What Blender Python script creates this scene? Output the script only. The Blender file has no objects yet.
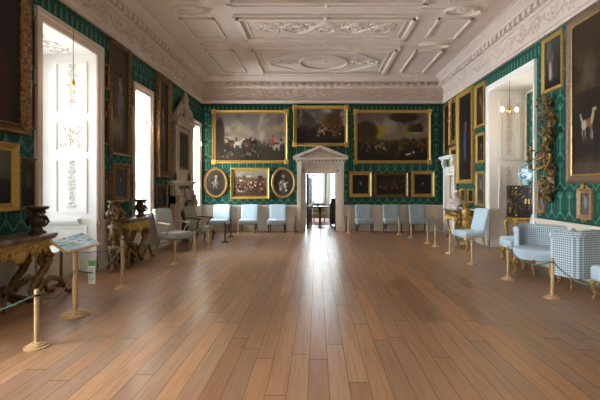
import bpy, bmesh, math, random
import numpy as np
from mathutils import Vector, Matrix
PI = math.pi
SC = bpy.context.scene
COL = SC.collection
random.seed(7)

# ------------------------------------------------------------------ camera, world, lights, exposure
cam = bpy.data.cameras.new('camera'); cam.sensor_width = 36; cam.lens = 26.0
cam.shift_x = -0.0283; cam.shift_y = -0.0217; cam.clip_end = 200
camo = bpy.data.objects.new('camera', cam); COL.objects.link(camo)
camo.location = (0, 0, 1.6); camo.rotation_euler = (PI/2, 0, 0)
SC.camera = camo
SC.view_settings.view_transform = 'Standard'; SC.view_settings.look = 'None'
SC.view_settings.gamma = 1; SC.view_settings.use_curve_mapping = False
SC.view_settings.exposure = 0.95
w = bpy.data.worlds.new('world'); SC.world = w; w.use_nodes = True
w.node_tree.nodes['Background'].inputs[0].default_value = (.80, .90, 1.0, 1)
w.node_tree.nodes['Background'].inputs[1].default_value = 1.1

def area(name, loc, rot, sx, sy, power, color=(1, .97, .92), spread=PI):
    l = bpy.data.lights.new(name, 'AREA'); l.shape = 'RECTANGLE'; l.size = sx; l.size_y = sy
    l.energy = power; l.color = color; l.spread = spread
    o = bpy.data.objects.new(name, l); COL.objects.link(o); o.location = loc; o.rotation_euler = rot
    return o
DAY = (.82, .92, 1.0)
EAST = (0, -PI/2, 0)      # shines towards +X
# daylight just outside each window of the left side (the last two lie behind the camera)
area('daylight_bay', (-5.62, 7.45, 2.5), EAST, 3.0, 1.4, 45, DAY, 1.7)
area('daylight_window', (-5.30, 10.42, 2.4), EAST, 2.8, .8, 190, DAY, 2.1)
area('daylight_corner_window', (-5.30, 15.05, 2.35), EAST, 2.7, .7, 270, DAY, 2.3)
area('daylight_rear_bay', (-5.62, 2.8, 2.5), EAST, 3.0, 1.5, 420, DAY)
area('daylight_rear_bay_far', (-5.62, -2.4, 2.5), EAST, 3.0, 1.9, 980, DAY)
area('daylight_next_room', (.5, 23.3, 2.1), (-PI/2, 0, 0), 3.6, 3.2, 520, DAY)
area('added_daylight_right_bay', (6.02, 10.0, 2.6), (0, PI/2, 0), 2.6, .9, 28, DAY)  # added light behind an invented, unseen window, to brighten the right bay

# ------------------------------------------------------------------ dimensions (metres; camera stands at the origin looking along +Y)
XL, XR, D, Y0 = -4.2, 4.63, 15.8, -6.0
HW, HC, HD = 4.66, 5.57, 0.93          # cornice underside, ceiling, dado rail

# ------------------------------------------------------------------ node helpers
class E:
    """small wrapper: arithmetic on node sockets"""
    def __init__(s, nt, k): s.nt, s.k = nt, k
    def _m(s, op, *a):
        n = s.nt.nodes.new('ShaderNodeMath'); n.operation = op
        for i, x in enumerate((s,) + a):
            if isinstance(x, E): s.nt.links.new(x.k, n.inputs[i])
            else: n.inputs[i].default_value = x
        return E(s.nt, n.outputs[0])
    def __add__(s, o): return s._m('ADD', o)
    def __sub__(s, o): return s._m('SUBTRACT', o)
    def __mul__(s, o): return s._m('MULTIPLY', o)
    def __truediv__(s, o): return s._m('DIVIDE', o)
    def __rsub__(s, o): return (s*-1.0) + o
    def frac(s): return s._m('FRACT')
    def floor(s): return s._m('FLOOR')
    def abs(s): return s._m('ABSOLUTE')
    def sin(s): return s._m('SINE')
    def lt(s, o): return s._m('LESS_THAN', o)
    def gt(s, o): return s._m('GREATER_THAN', o)
    def mx(s, o): return s._m('MAXIMUM', o)
    def mn(s, o): return s._m('MINIMUM', o)
    def pw(s, o): return s._m('POWER', o)

def newmat(name):
    m = bpy.data.materials.new(name); m.use_nodes = True
    nt = m.node_tree
    return m, nt, nt.nodes['Principled BSDF']

def mixc(nt, fac, a, b):
    n = nt.nodes.new('ShaderNodeMix'); n.data_type = 'RGBA'
    for sock, x in ((n.inputs[0], fac), (n.inputs[6], a), (n.inputs[7], b)):
        if isinstance(x, E): nt.links.new(x.k, sock)
        elif hasattr(x, 'is_output'): nt.links.new(x, sock)
        elif isinstance(x, (int, float)): sock.default_value = x
        else: sock.default_value = (*x, 1)
    return n.outputs[2]

def noise(nt, scale, detail=3, vec=None, dist=0):
    n = nt.nodes.new('ShaderNodeTexNoise'); n.inputs['Scale'].default_value = scale
    n.inputs['Detail'].default_value = detail; n.inputs['Distortion'].default_value = dist
    if vec is not None: nt.links.new(vec, n.inputs['Vector'])
    return E(nt, n.outputs['Fac'])

def bump(nt, bs, h, strength=.3, dist=.01):
    b = nt.nodes.new('ShaderNodeBump'); b.inputs['Strength'].default_value = strength
    b.inputs['Distance'].default_value = dist
    nt.links.new(h.k, b.inputs['Height']); nt.links.new(b.outputs[0], bs.inputs['Normal'])

def pos(nt, kind='world'):
    if kind == 'world':
        g = nt.nodes.new('ShaderNodeNewGeometry'); v = g.outputs['Position']
    else:
        g = nt.nodes.new('ShaderNodeTexCoord'); v = g.outputs['Object']
    s = nt.nodes.new('ShaderNodeSeparateXYZ'); nt.links.new(v, s.inputs[0])
    return v, E(nt, s.outputs[0]), E(nt, s.outputs[1]), E(nt, s.outputs[2])

def S(h):      # '#rrggbb' sRGB -> linear
    h = h.lstrip('#'); c = [int(h[i:i+2], 16)/255 for i in (0, 2, 4)]
    return tuple(x/12.92 if x <= .04045 else ((x+.055)/1.055)**2.4 for x in c)

MATS = {}
def mat(name, c, rough=.6, metal=0, var=0, vs=20, c2=None, bs=0, spec=.5, coat=0):
    if name in MATS: return MATS[name]
    m, nt, b = newmat(name)
    b.inputs['Roughness'].default_value = rough; b.inputs['Metallic'].default_value = metal
    b.inputs['Specular IOR Level'].default_value = spec
    b.inputs['Coat Weight'].default_value = coat
    if var or bs:
        v = pos(nt, 'obj')[0]; n = noise(nt, vs, 4, v)
        f = (n - .5)*(var*4) + .5
        f = f.mx(0.0).mn(1.0)
        d = c2 or tuple(x*.45 for x in c)
        nt.links.new(mixc(nt, f, d, c), b.inputs['Base Color'])
        if bs: bump(nt, b, n, bs)
    else: b.inputs['Base Color'].default_value = (*c, 1)
    MATS[name] = m
    return m

GILT = mat('gilt', S('#c79a4a'), .42, .55, .5, 26, S('#4a3115'), .35)
GILT2 = mat('bright_gilt', S('#d8b060'), .36, .6, .35, 22, S('#7a5424'), .25)
GILTF = mat('frame_gilt', S('#cba653'), .45, .2, .3, 30, S('#8d6c2c'), .3)
BROWNF = mat('brown_gilt_frame', S('#7d6247'), .5, .15, .4, 24, S('#4a3726'), .2)
TANF = mat('tan_gilt_frame', S('#a98a5c'), .5, .2, .4, 24, S('#6f5330'), .3)
GILTC = mat('aged_gilt_carving', S('#94733f'), .45, .3, .7, 14, S('#2c1c0d'), .4)
GILTD = mat('dark_gilt', S('#9a7340'), .45, .4, .5, 24, S('#2c1b0e'), .4)
BRONZE = mat('dark_carved_wood', S('#5a3a22'), .4, .2, .5, 22, S('#1c110a'), .4)
PLASTER = mat('plaster', S('#d2c3b8'), .8, 0, .25, 3, S('#c6b3a5'))
RELC_LIT = mat('lit_ceiling_relief_plaster', S('#ded0c2'), .8, 0, .25, 3, S('#cfbdac'))  # plaster made paler, so light catching the raised ornament is in the colour
RELIEF = mat('relief_plaster', S('#d0beb0'), .8, 0, .25, 3, S('#bda999'))
CREAM = mat('cream_paint', S('#cfc3b2'), .5, 0, .2, 2, S('#c3b5a2'))
BAYP = mat('pale_bay_paint', S('#dcd5cb'), .5, 0, .1, 3, S('#d2c9bd'))
WHITE = mat('white_paint', S('#ebe9e4'), .45, 0, .1, 4, S('#dfdcd5'))
STONE = mat('chimney_marble', S('#b6a691'), .35, 0, .5, 5, S('#9b8a76'))
MARBLE = mat('bust_marble', S('#d9d0c8'), .4, 0, .3, 9, S('#b8a89f'))
TOPM = mat('table_marble', S('#8b7668'), .2, 0, .5, 8, S('#4a372c'))
OAK = mat('pale_oak', S('#bf9c72'), .45, 0, .35, 12, S('#a37e54'))
OAKD = mat('dark_oak', S('#6e4524'), .45, 0, .35, 12, S('#4a2c15'))
ROPE = mat('green_rope', S('#5c7a6e'), .8, 0, .3, 60, S('#3c5348'))
BLUE = mat('pale_blue_cover', S('#bac8cf'), .85, 0, .25, 5, S('#9fb3c1'), .1)
BLUE_SHADED = mat('shaded_blue_cover', S('#98a3a6'), .85, 0, .25, 5, S('#838e92'), .1)  # pale-blue cover greyed: shade on the right-hand chairs put into the colour
CHAIRW = mat('walnut', S('#4f3220'), .4, 0, .3, 20, S('#2c1a10'))
CHAIRL = mat('limed_wood', S('#b49a70'), .45, 0, .3, 20, S('#8a6f48'))
DARKW = mat('dark_door_wood', S('#4a4340'), .4, 0, .3, 6, S('#322c2a'))
DUSK = mat('tapestry_cover', S('#a8a290'), .85, 0, .5, 30, S('#63645a'))
METAL = mat('dark_metal', S('#3a3530'), .4, .8)
BRASS = mat('brass', S('#c9a45a'), .3, .9)

def damask(name, axis):
    m, nt, b = newmat(name)
    v, x, y, z = pos(nt)
    u = {'x': x, 'y': y}[axis]
    W, H = .30, .56
    wob = noise(nt, 40, 2, v)*.10
    def motif(uo, vo):
        a = ((u/W + uo).frac() - .5).abs()*2.0                # 0 on the stem, 1 between stems
        t = ((z - .99)/H + vo).frac()
        stem = a.lt((t*PI).sin()*.08 + .03 + wob*.4)*t.gt(.14)*t.lt(.70)
        # swags springing from the foot of each stem
        g = (a - ((.30 - t).mx(0.0)*3.2).mn(1.0)).abs().lt(.10)*t.lt(.32)*t.gt(.0)
        g2 = a.lt((.36 - t)*.9)*t.gt(.16)*((t*40.0).sin().gt(-.3))
        g = g.mx(g2)
        # palmette at its head
        e = ((a*a*2.2 + ((t - .78)*6.5).pw(2.0))).lt(.30)*(((a*9.0).sin()).gt(-.5))
        r = ((a*a*1.5 + ((t - .76)*5.0).pw(2.0)) - .62).abs().lt(.11)*t.gt(.74)
        dots = ((a - .62).abs().lt(.10))*((t*16.0).frac().gt(.5))*t.gt(.34)*t.lt(.66)
        return stem.mx(g).mx(e).mx(r).mx(dots*.7)
    body = motif(0.0, 0.0)
    # pelmet band of upright stripes under the cornice
    fr = ((u/.16).frac() - .5).abs()*2.0
    strip = fr.lt(.3)*((z - 4.05)*6.0).sin().abs().gt(.25)
    top = z.gt(4.36)
    pat = body*(top*-1.0 + 1.0) + strip*top
    n2 = noise(nt, 160, 2, v)
    pat = (pat*(n2*.6 + .6)).mn(1.0)
    dk = mixc(nt, noise(nt, 3, 3, v), S('#123b2f'), S('#164638'))
    nt.links.new(mixc(nt, pat, dk, S('#4c8671')), b.inputs['Base Color'])
    b.inputs['Roughness'].default_value = .6
    b.inputs['Specular IOR Level'].default_value = .25
    bump(nt, b, pat, .15, .004)
    return m
DAMX = damask('damask_across', 'x'); DAMY = damask('damask_along', 'y')

def floor_mat():
    m, nt, b = newmat('floor_boards')
    v, x, y, z = pos(nt)
    Wd = .165
    uu = (x + .07)/Wd
    k = uu.floor()
    def rnd(e):
        n = nt.nodes.new('ShaderNodeTexWhiteNoise'); n.noise_dimensions = '1D'
        nt.links.new(e.k, n.inputs['W']); return E(nt, n.outputs['Value'])
    r = rnd(k)
    vv = y/2.3 + r*7.3
    j = vv.floor()
    q = rnd(k*17.31 + j*5.77)
    q2 = rnd(k*3.71 + j*9.13 + 41.0)
    gapx = (((uu.frac() - .5).abs()).gt(.483))
    gapy = (((vv.frac() - .5).abs()).gt(.4972))
    gap = gapx.mx(gapy)
    cmb = nt.nodes.new('ShaderNodeCombineXYZ')
    nt.links.new((x*28.0 + q*37.0).k, cmb.inputs[0]); nt.links.new((y*1.3 + q*11.0).k, cmb.inputs[1])
    g = noise(nt, 1.0, 6, cmb.outputs[0], .6)
    big = noise(nt, .55, 3, v)
    c1 = mixc(nt, q, S('#7e5539'), S('#a5744b'))
    c2 = mixc(nt, q2*.55, c1, S('#8a705c'))
    c3 = mixc(nt, ((g - .45)*1.6).mx(0.0).mn(.4), c2, S('#5e3c24'))
    c4 = mixc(nt, ((big - .5)*1.6).mx(0.0).mn(.35), c3, S('#9c7c60'))
    c5 = mixc(nt, gap*.7, c4, S('#4a2e1b'))
    nt.links.new(c5, b.inputs['Base Color'])
    rr = g*.14 + q*.08 + big*.10 + .19
    nt.links.new((rr + gap*.3).k, b.inputs['Roughness'])
    b.inputs['Specular IOR Level'].default_value = .5
    h = g*.12 + q*.35 - gap*.8 + noise(nt, 6, 2, v)*.5
    bump(nt, b, h, .35, .003)
    return m
FLOOR = floor_mat()

def check_mat():
    m, nt, b = newmat('houndstooth_check')
    v, x, y, z = pos(nt, 'obj')
    s = .036
    def st(e): return ((e/s).frac()).gt(.5)
    ax = st(x + y); az = st(z)
    f = ax*.5 + az*.5 - ax*az*.1
    dg = (((x + y + z)/.011).frac()).gt(.5)
    f = (f*.85 + dg*f*.15).mn(1.0)
    nt.links.new(mixc(nt, f, S('#c3d0d6'), S('#49525a')), b.inputs['Base Color'])
    b.inputs['Roughness'].default_value = .9
    return m
CHECK = check_mat()

def glass_mat():
    m = bpy.data.materials.new('window_glass'); m.use_nodes = True; nt = m.node_tree; nt.nodes.clear()
    o = nt.nodes.new('ShaderNodeOutputMaterial'); t = nt.nodes.new('ShaderNodeBsdfTransparent')
    g = nt.nodes.new('ShaderNodeBsdfGlossy'); g.inputs['Roughness'].default_value = .02
    mx = nt.nodes.new('ShaderNodeMixShader'); mx.inputs[0].default_value = .06
    nt.links.new(t.outputs[0], mx.inputs[1]); nt.links.new(g.outputs[0], mx.inputs[2]); nt.links.new(mx.outputs[0], o.inputs[0])
    return m
GLASS = glass_mat()

def emit(name, c, s):
    m, nt, b = newmat(name)
    b.inputs['Base Color'].default_value = (*c, 1); b.inputs['Emission Color'].default_value = (*c, 1)
    b.inputs['Emission Strength'].default_value = s
    return m
BULB = emit('lit_bulb', (1, .72, .40), 9)

def lacquer():
    m, nt, b = newmat('black_lacquer')
    v, x, y, z = pos(nt, 'obj')
    n = noise(nt, 9, 5, v, 1.5)
    f = ((n - .57)*14.0).mx(0.0).mn(.8)
    nt.links.new(mixc(nt, f, S('#15100c'), S('#8a6c38')), b.inputs['Base Color'])
    b.inputs['Roughness'].default_value = .25
    return m
LACQ = lacquer()
def porcelain():
    m, nt, b = newmat('blue_and_white_porcelain')
    v, x, y, z = pos(nt, 'obj')
    n = noise(nt, 13, 4, v, 1.0)
    f = ((n - .5)*10.0 + .5).mx(0.0).mn(1.0)
    nt.links.new(mixc(nt, f, S('#c2d3da'), S('#4e7f93')), b.inputs['Base Color'])
    b.inputs['Roughness'].default_value = .15
    return m
PORC = porcelain()
def rug_mat():
    m, nt, b = newmat('red_rug')
    v, x, y, z = pos(nt, 'obj')
    n = noise(nt, 7, 3, v, .5)
    nt.links.new(mixc(nt, ((n - .5)*8.0 + .5).mx(0.0).mn(1.0), S('#8e4a48'), S('#b79a94')), b.inputs['Base Color'])
    b.inputs['Roughness'].default_value = .95
    return m
RUG = rug_mat()

# ------------------------------------------------------------------ mesh helpers
class MB:
    def __init__(s): s.v = []; s.f = []
    def add(s, vs, fs, M=None):
        n = len(s.v)
        s.v += [tuple(M @ Vector(p)) if M else tuple(p) for p in vs]
        s.f += [tuple(i + n for i in f) for f in fs]
        return s
    def box(s, x0, x1, y0, y1, z0, z1, M=None):
        vs = [(x, y, z) for z in (z0, z1) for y in (y0, y1) for x in (x0, x1)]
        return s.add(vs, [(0, 2, 3, 1), (4, 5, 7, 6), (0, 1, 5, 4), (2, 6, 7, 3), (0, 4, 6, 2), (1, 3, 7, 5)], M)
    def rbox(s, x0, x1, y0, y1, z0, z1, r=.02, seg=2, M=None, fn=None):
        bm = bmesh.new(); bmesh.ops.create_cube(bm, size=1)
        for q in bm.verts:
            q.co = Vector(((x0+x1)/2 + q.co.x*(x1-x0), (y0+y1)/2 + q.co.y*(y1-y0), (z0+z1)/2 + q.co.z*(z1-z0)))
        bmesh.ops.bevel(bm, geom=bm.edges[:], offset=r, segments=seg, affect='EDGES', profile=.5)
        if fn:
            bmesh.ops.subdivide_edges(bm, edges=[e for e in bm.edges if e.calc_length() > .08], cuts=4, use_grid_fill=True)
            for q in bm.verts: q.co = Vector(fn(*q.co))
        bm.verts.index_update()
        s.add([q.co.copy() for q in bm.verts], [[q.index for q in f.verts] for f in bm.faces], M)
        bm.free(); return s
    def lathe(s, prof, n=20, c=(0, 0), sx=1, sy=1, M=None):
        vs = []; fs = []
        for r, z in prof:
            for i in range(n):
                a = 2*PI*i/n; vs.append((c[0] + r*sx*math.cos(a), c[1] + r*sy*math.sin(a), z))
        for k in range(len(prof) - 1):
            for i in range(n):
                j = (i + 1) % n
                fs.append((k*n + i, k*n + j, (k+1)*n + j, (k+1)*n + i))
        fs.append(tuple(range(n - 1, -1, -1))); fs.append(tuple((len(prof)-1)*n + i for i in range(n)))
        return s.add(vs, fs, M)
    def tube(s, pts, rad, n=8, M=None, flat=1.0, cap=True):
        pts = [Vector(p) for p in pts]; m = len(pts)
        if not isinstance(rad, (list, tuple)): rad = [rad]*m
        vs = []; fs = []; up = None
        for i, p in enumerate(pts):
            t = (pts[min(i+1, m-1)] - pts[max(i-1, 0)]).normalized()
            if up is None:
                up = Vector((0, 0, 1)) if abs(t.z) < .9 else Vector((0, 1, 0))
            a = t.cross(up)
            if a.length < 1e-4: a = t.orthogonal()
            a.normalize(); bb = a.cross(t).normalized(); up = bb
            for k in range(n):
                th = 2*PI*k/n
                vs.append(p + (a*math.cos(th) + bb*math.sin(th)*flat)*rad[i])
        for i in range(m - 1):
            for k in range(n):
                j = (k+1) % n
                fs.append((i*n + k, i*n + j, (i+1)*n + j, (i+1)*n + k))
        if cap: fs.append(tuple(range(n-1, -1, -1))); fs.append(tuple((m-1)*n + k for k in range(n)))
        return s.add(vs, fs, M)
    def sweep(s, prof, path, closed=False, M=None):
        """prof: (offset, height) pairs carried along path = list of (point, out vector, up vector)"""
        n = len(prof); vs = []; fs = []
        for p, o, u in path:
            for a, h in prof: vs.append(Vector(p) + Vector(o)*a + Vector(u)*h)
        L = len(path)
        for i in range(L if closed else L - 1):
            j = (i+1) % L
            for k in range(n - 1): fs.append((i*n + k, j*n + k, j*n + k + 1, i*n + k + 1))
        return s.add(vs, fs, M)
    def prism(s, poly, y0, y1, M=None):
        """poly in x, z extruded along y"""
        n = len(poly)
        vs = [(x, y0, z) for x, z in poly] + [(x, y1, z) for x, z in poly]
        fs = [tuple(range(n)), tuple(range(2*n-1, n-1, -1))] + [(i, i+n, (i+1) % n + n, (i+1) % n) for i in range(n)]
        return s.add(vs, fs, M)
    def ell(s, c, r, M=None, n=10):
        vs = []; fs = []; m = n//2 + 1
        prof = [(math.sin(PI*i/m), -math.cos(PI*i/m)) for i in range(1, m)]
        T = Matrix.Translation(c) @ Matrix.Diagonal((*r, 1))
        prof = [(.02, -1)] + prof + [(.02, 1)]
        return s.lathe(prof, n, M=(M @ T) if M else T)
    def obj(s, name, m, parent=None, smooth=35, recalc=True):
        me = bpy.data.meshes.new(name); me.from_pydata([tuple(p) for p in s.v], [], s.f)
        if recalc:
            bm = bmesh.new(); bm.from_mesh(me); bmesh.ops.recalc_face_normals(bm, faces=bm.faces[:]); bm.to_mesh(me); bm.free()
        me.materials.append(m)
        if smooth:
            me.shade_smooth(); me.set_sharp_from_angle(angle=math.radians(smooth))
        o = bpy.data.objects.new(name, me); COL.objects.link(o)
        if parent: o.parent = parent
        return o

def tag(o, label, cat, group=None, kind=None):
    o['label'] = label; o['category'] = cat
    if group: o['group'] = group
    if kind: o['kind'] = kind
    return o
def thing(name, label, cat, loc=(0, 0, 0), rz=0, group=None):
    o = bpy.data.objects.new(name, None); COL.objects.link(o); o.location = loc; o.rotation_euler = (0, 0, rz)
    o.empty_display_size = .1
    return tag(o, label, cat, group)
def struct(o):
    o['kind'] = 'structure'; return o
def kids(o): return [c for c in bpy.data.objects if c.parent == o]
def dup(root, loc, rz, label, group=None, name=None):
    r = root.copy(); COL.objects.link(r); r.location = loc; r.rotation_euler = (0, 0, rz); r['label'] = label
    if group: r['group'] = group
    def rec(src, dst):
        for ch in kids(src):
            c = ch.copy(); COL.objects.link(c); c.parent = dst; rec(ch, c)
    rec(root, r)
    return r
_t = [0]
def trim(mb, m, smooth=30):
    _t[0] += 1
    return struct(mb.obj('trim_%d' % _t[0], m, smooth=smooth))

# ------------------------------------------------------------------ room shell
BAY = (6.60, 8.27, 4.13); WIN2 = (9.99, 10.85, .93, 3.85); WIN3 = (14.66, 15.42, .93, 3.73)
RB1 = (1.9, 3.7, 4.13); RB2 = (-3.5, -1.4, 4.13)      # bays behind the camera's field
RBAY = (9.25, 11.62, 4.17)                            # bay on the right side
def wall_boxes(mb, x0, x1, z0, z1, holes, ya, yb):
    ys = sorted({ya, yb} | {h[0] for h in holes} | {h[1] for h in holes})
    for a, b in zip(ys, ys[1:]):
        hs = [h for h in holes if h[0] <= a + 1e-6 and h[1] >= b - 1e-6]
        if not hs: mb.box(x0, x1, a, b, z0, z1); continue
        h = hs[0]
        if h[2] > z0: mb.box(x0, x1, a, b, z0, min(h[2], z1))
        if h[3] < z1: mb.box(x0, x1, a, b, max(h[3], z0), z1)
LH = [(BAY[0], BAY[1], 0, BAY[2]), (RB1[0], RB1[1], 0, RB1[2]), (RB2[0], RB2[1], 0, RB2[2]), WIN2, WIN3]
RH = [(RBAY[0], RBAY[1], 0, RBAY[2])]
mb = MB(); wall_boxes(mb, XL-.3, XL, HD, HC, [(a, b, max(c, HD), d) for a, b, c, d in LH], Y0, D); struct(mb.obj('wall_left', DAMY, smooth=0))
mb = MB(); wall_boxes(mb, XL-.3, XL+.015, 0, HD-.03, [(a, b, 0, 1) for a, b, c, d in LH if c == 0], Y0, D)
wall_boxes(mb, XL-.3, XL+.045, 0, .17, [(a, b, 0, 1) for a, b, c, d in LH if c == 0], Y0, D)
wall_boxes(mb, XL-.3, XL+.05, HD-.05, HD+.02, [(a, b, 0, 2) for a, b, c, d in LH if c == 0], Y0, D)
trim(mb, CREAM, 0)
mb = MB(); wall_boxes(mb, XR, XR+.3, HD, HC, [(a, b, HD, d) for a, b, c, d in RH], Y0, D); struct(mb.obj('wall_right', DAMY, smooth=0))
mb = MB(); wall_boxes(mb, XR-.015, XR+.3, 0, HD-.03, [(a, b, 0, 1) for a, b, c, d in RH], Y0, D)
wall_boxes(mb, XR-.045, XR+.3, 0, .17, [(a, b, 0, 1) for a, b, c, d in RH], Y0, D)
wall_boxes(mb, XR-.05, XR+.3, HD-.05, HD+.02, [(a, b, 0, 2) for a, b, c, d in RH], Y0, D)
trim(mb, CREAM, 0)
# back wall with doorway
DX0, DX1, DH = -.42, .68, 2.11
mb = MB(); mb.box(XL-.3, DX0, D, D+.45, HD, HC); mb.box(DX1, XR+.3, D, D+.45, HD, HC); mb.box(DX0, DX1, D, D+.45, DH, HC)
struct(mb.obj('wall_back', DAMX, smooth=0))
mb = MB()
for a, b in ((XL-.3, DX0), (DX1, XR+.3)):
    mb.box(a, b, D-.015, D+.45, 0, HD-.03); mb.box(a, b, D-.045, D+.45, 0, .17); mb.box(a, b, D-.05, D+.45, HD-.05, HD+.02)
    x = a + .5
    n = 4
    a2, b2 = max(a, XL) + .15, min(b, XR) - .15
    wdt = (b2 - a2)/n
    for i in range(n):
        xa, xb = a2 + i*wdt + .06, a2 + (i+1)*wdt - .06
        for q in ((xa, xb, .24, .27), (xa, xb, .80, .83)): mb.box(q[0], q[1], D-.03, D, q[2], q[3])
        for q in (xa, xb-.03): mb.box(q, q+.03, D-.03, D, .27, .80)
trim(mb, CREAM, 0)
mb = MB(); mb.box(XL-.3, XR+.3, Y0-.3, Y0, 0, HC); struct(mb.obj('wall_front', PLASTER, smooth=0))
mb = MB(); mb.box(XL-1.6, XR+1.6, Y0-.3, D+8, -.2, 0); struct(mb.obj('floor', FLOOR, smooth=0))
mb = MB(); mb.box(XL-.3, XR+.3, Y0-.3, D+.45, HC, HC+.2); struct(mb.obj('ceiling', PLASTER, smooth=0))

# ------------------------------------------------------------------ relief helpers
def frame3(o, ax, ay, az):
    M = Matrix.Identity(4)
    for i, a in enumerate((ax, ay, az)):
        for j in range(3): M[j][i] = a[j]
    for j in range(3): M[j][3] = o[j]
    return M
def scroll(mb, cx, cy, r, turns=1.6, d=1, a0=0, th=.012, M=None, n=4):
    pts = []; rd = []
    N = int(12*turns) + 2
    for i in range(N):
        t = i/(N-1); a = a0 + d*turns*2*PI*t; rr = r*(1 - .88*t)
        pts.append((cx + rr*math.cos(a), cy + rr*math.sin(a), 0)); rd.append(th*(1.1 - .4*t))
    mb.tube(pts, rd, n, M)
def leaf(mb, cx, cy, a, L, wd, h, M=None):
    """small raised leaf lying on the xy plane"""
    c, s = math.cos(a), math.sin(a)
    P = [(0, 0, 0), (.35*L, wd, 0), (L, .25*wd, 0), (.35*L, -wd, 0), (.45*L, 0, h)]
    vs = [(cx + x*c - y*s, cy + x*s + y*c, z) for x, y, z in P]
    mb.add(vs, [(0, 1, 4), (1, 2, 4), (2, 3, 4), (3, 0, 4)], M)
def rinceau(mb, length, height, M, unit=.62, th=.014):
    """running acanthus scroll in local x (0..length), y (-h/2..h/2), raised along z"""
    n = max(1, round(length/unit)); u = length/n; r = height*.36
    for i in range(n):
        sg = 1 if i % 2 else -1; cx = (i+.5)*u
        pts = [(i*u + u*t, -sg*height*.40*math.sin(PI*t), 0) for t in [k/8 for k in range(9)]]
        mb.tube(pts, th, 4, M)
        scroll(mb, cx, sg*height*.05, r, 1.5, sg, -sg*PI/2, th, M)
        for k in range(7):
            a = k*.9 + i; leaf(mb, cx + r*.95*math.cos(a), sg*height*.05 + r*.95*math.sin(a), a + .6, .10, .030, .028, M)
        for k in range(3): leaf(mb, i*u + (k-1)*.05, 0, (k-1)*.9 + (PI/2 if sg > 0 else -PI/2), .13, .028, .028, M)
        leaf(mb, cx, sg*height*.05, i, .07, .04, .04, M)

# cornice: profile swept round the room
PROF = [(.0, HW-.02), (.06, HW-.02), (.06, HW+.04), (.09, HW+.05), (.09, HW+.10), (.05, HW+.12), (.05, HW+.53), (.09, HW+.55), (.10, HW+.58),
        (.10, HW+.71), (.21, HW+.72), (.22, HW+.76), (.27, HW+.80), (.36, HW+.85), (.38, HC-.03), (.42, HC-.02), (.42, HC)]
path = []
for cx, cy, ox, oy in ((XL, Y0, 1, 1), (XL, D, 1, -1), (XR, D, -1, -1), (XR, Y0, -1, 1)):
    path.append(((cx, cy, 0), (ox, oy, 0), (0, 0, 1)))
mb = MB(); mb.sweep(PROF, path, closed=True); trim(mb, PLASTER, 25)
mb = MB()                       # modillions and small dentils
k = XL + .3
while k < XR - .2:
    mb.box(k, k+.13, D-.21, D-.09, HW+.59, HW+.71); k += .25
k = 3.0
while k < D - .25:
    for xa, xb, xc in ((XL+.09, XL+.20, XL+.14), (XR-.20, XR-.09, XR-.14)):
        mb.box(xa, xb, k, k+.13, HW+.59, HW+.71)
    k += .25
trim(mb, PLASTER, 0)
for (o, ax, ln) in (((XL+.055, 3, HW+.325), (0, 1, 0), 12.7), ((XR-.055, D-.1, HW+.325), (0, -1, 0), 12.7), ((XL+.1, D-.055, HW+.325), (1, 0, 0), XR-XL-.2)):
    ax = Vector(ax); up = Vector((0, 0, 1)); nrm = ax.cross(up)
    mb = MB(); rinceau(mb, ln, .36, frame3(o, ax, up, nrm)); trim(mb, RELIEF, 50)

# ceiling mouldings (all hang a few centimetres below the ceiling plane)
CX = .215
mb = MB(); rl = MB()
def crib(x0, x1, y0, y1, wd=.06, h=.05):
    mb.box(x0, x1, y0, y1, HC-h, HC)
def crect(x0, x1, y0, y1, wd=.06, h=.05):
    crib(x0, x1, y0, y0+wd, h=h); crib(x0, x1, y1-wd, y1, h=h); crib(x0, x0+wd, y0, y1, h=h); crib(x1-wd, x1, y0, y1, h=h)
def cring(cx, cy, rx, ry, wd=.05, n=28):
    p = [((cx + rx*math.cos(2*PI*i/n), cy + ry*math.sin(2*PI*i/n), HC), (math.cos(2*PI*i/n), math.sin(2*PI*i/n), 0), (0, 0, -1)) for i in range(n)]
    mb.sweep([(-wd/2, 0), (-wd/2, .045), (0, .065), (wd/2, .045), (wd/2, 0)], p, True)
def rosette(cx, cy, r):
    T = frame3((cx, cy, HC-.002), (1, 0, 0), (0, -1, 0), (0, 0, -1))
    for k in range(8): leaf(rl, 0, 0, k*PI/4, r, r*.3, .04, T)
    rl.ell((0, 0, .02), (r*.3, r*.3, .03), T, 8)
def crinceau(x0, x1, yc, h, u=.7):
    rinceau(rl, x1-x0, h, frame3((x0, yc, HC-.01), (1, 0, 0), (0, -1, 0), (0, 0, -1)), u, .024)
rows = [(12.45, 15.05), (10.1, 11.62), (7.3, 9.3), (5.0, 6.6)]
for i, (ya, yb) in enumerate(rows):
    crect(CX-2.13, CX+2.13, ya, yb, .09, .07)
    crect(CX-1.93, CX+1.93, ya+.2, yb-.2, .04, .03)
    if i % 2:
        crinceau(CX-1.75, CX+1.75, (ya+yb)/2, .75)
        crinceau(CX-1.75, CX+1.75, (ya+yb)/2-.25, .4, .4)
    else:
        ym = (ya+yb)/2; hy = (yb-ya)/2-.3
        pts = [(CX-1.7, ym-.25), (CX-1.7, ym+.25), (CX-.9, ym+hy), (CX+.9, ym+hy), (CX+1.7, ym+.25), (CX+1.7, ym-.25), (CX+.9, ym-hy), (CX-.9, ym-hy)]
        for a, b in zip(pts, pts[1:] + pts[:1]):
            mb.tube([(a[0], a[1], HC-.01), (b[0], b[1], HC-.01)], .035, 6)
        cring(CX, ym, .75, hy*.75, .07); rosette(CX, ym, .4)
        for s_ in (-1, 1): crinceau(CX+s_*1.2-.38, CX+s_*1.2+.38, ym, .55, .38)
    for sd in (-1, 1):
        xa, xb = sorted((CX + sd*2.63, CX + sd*3.45))
        crect(xa, xb, ya+.05, yb-.1, .05)
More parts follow.
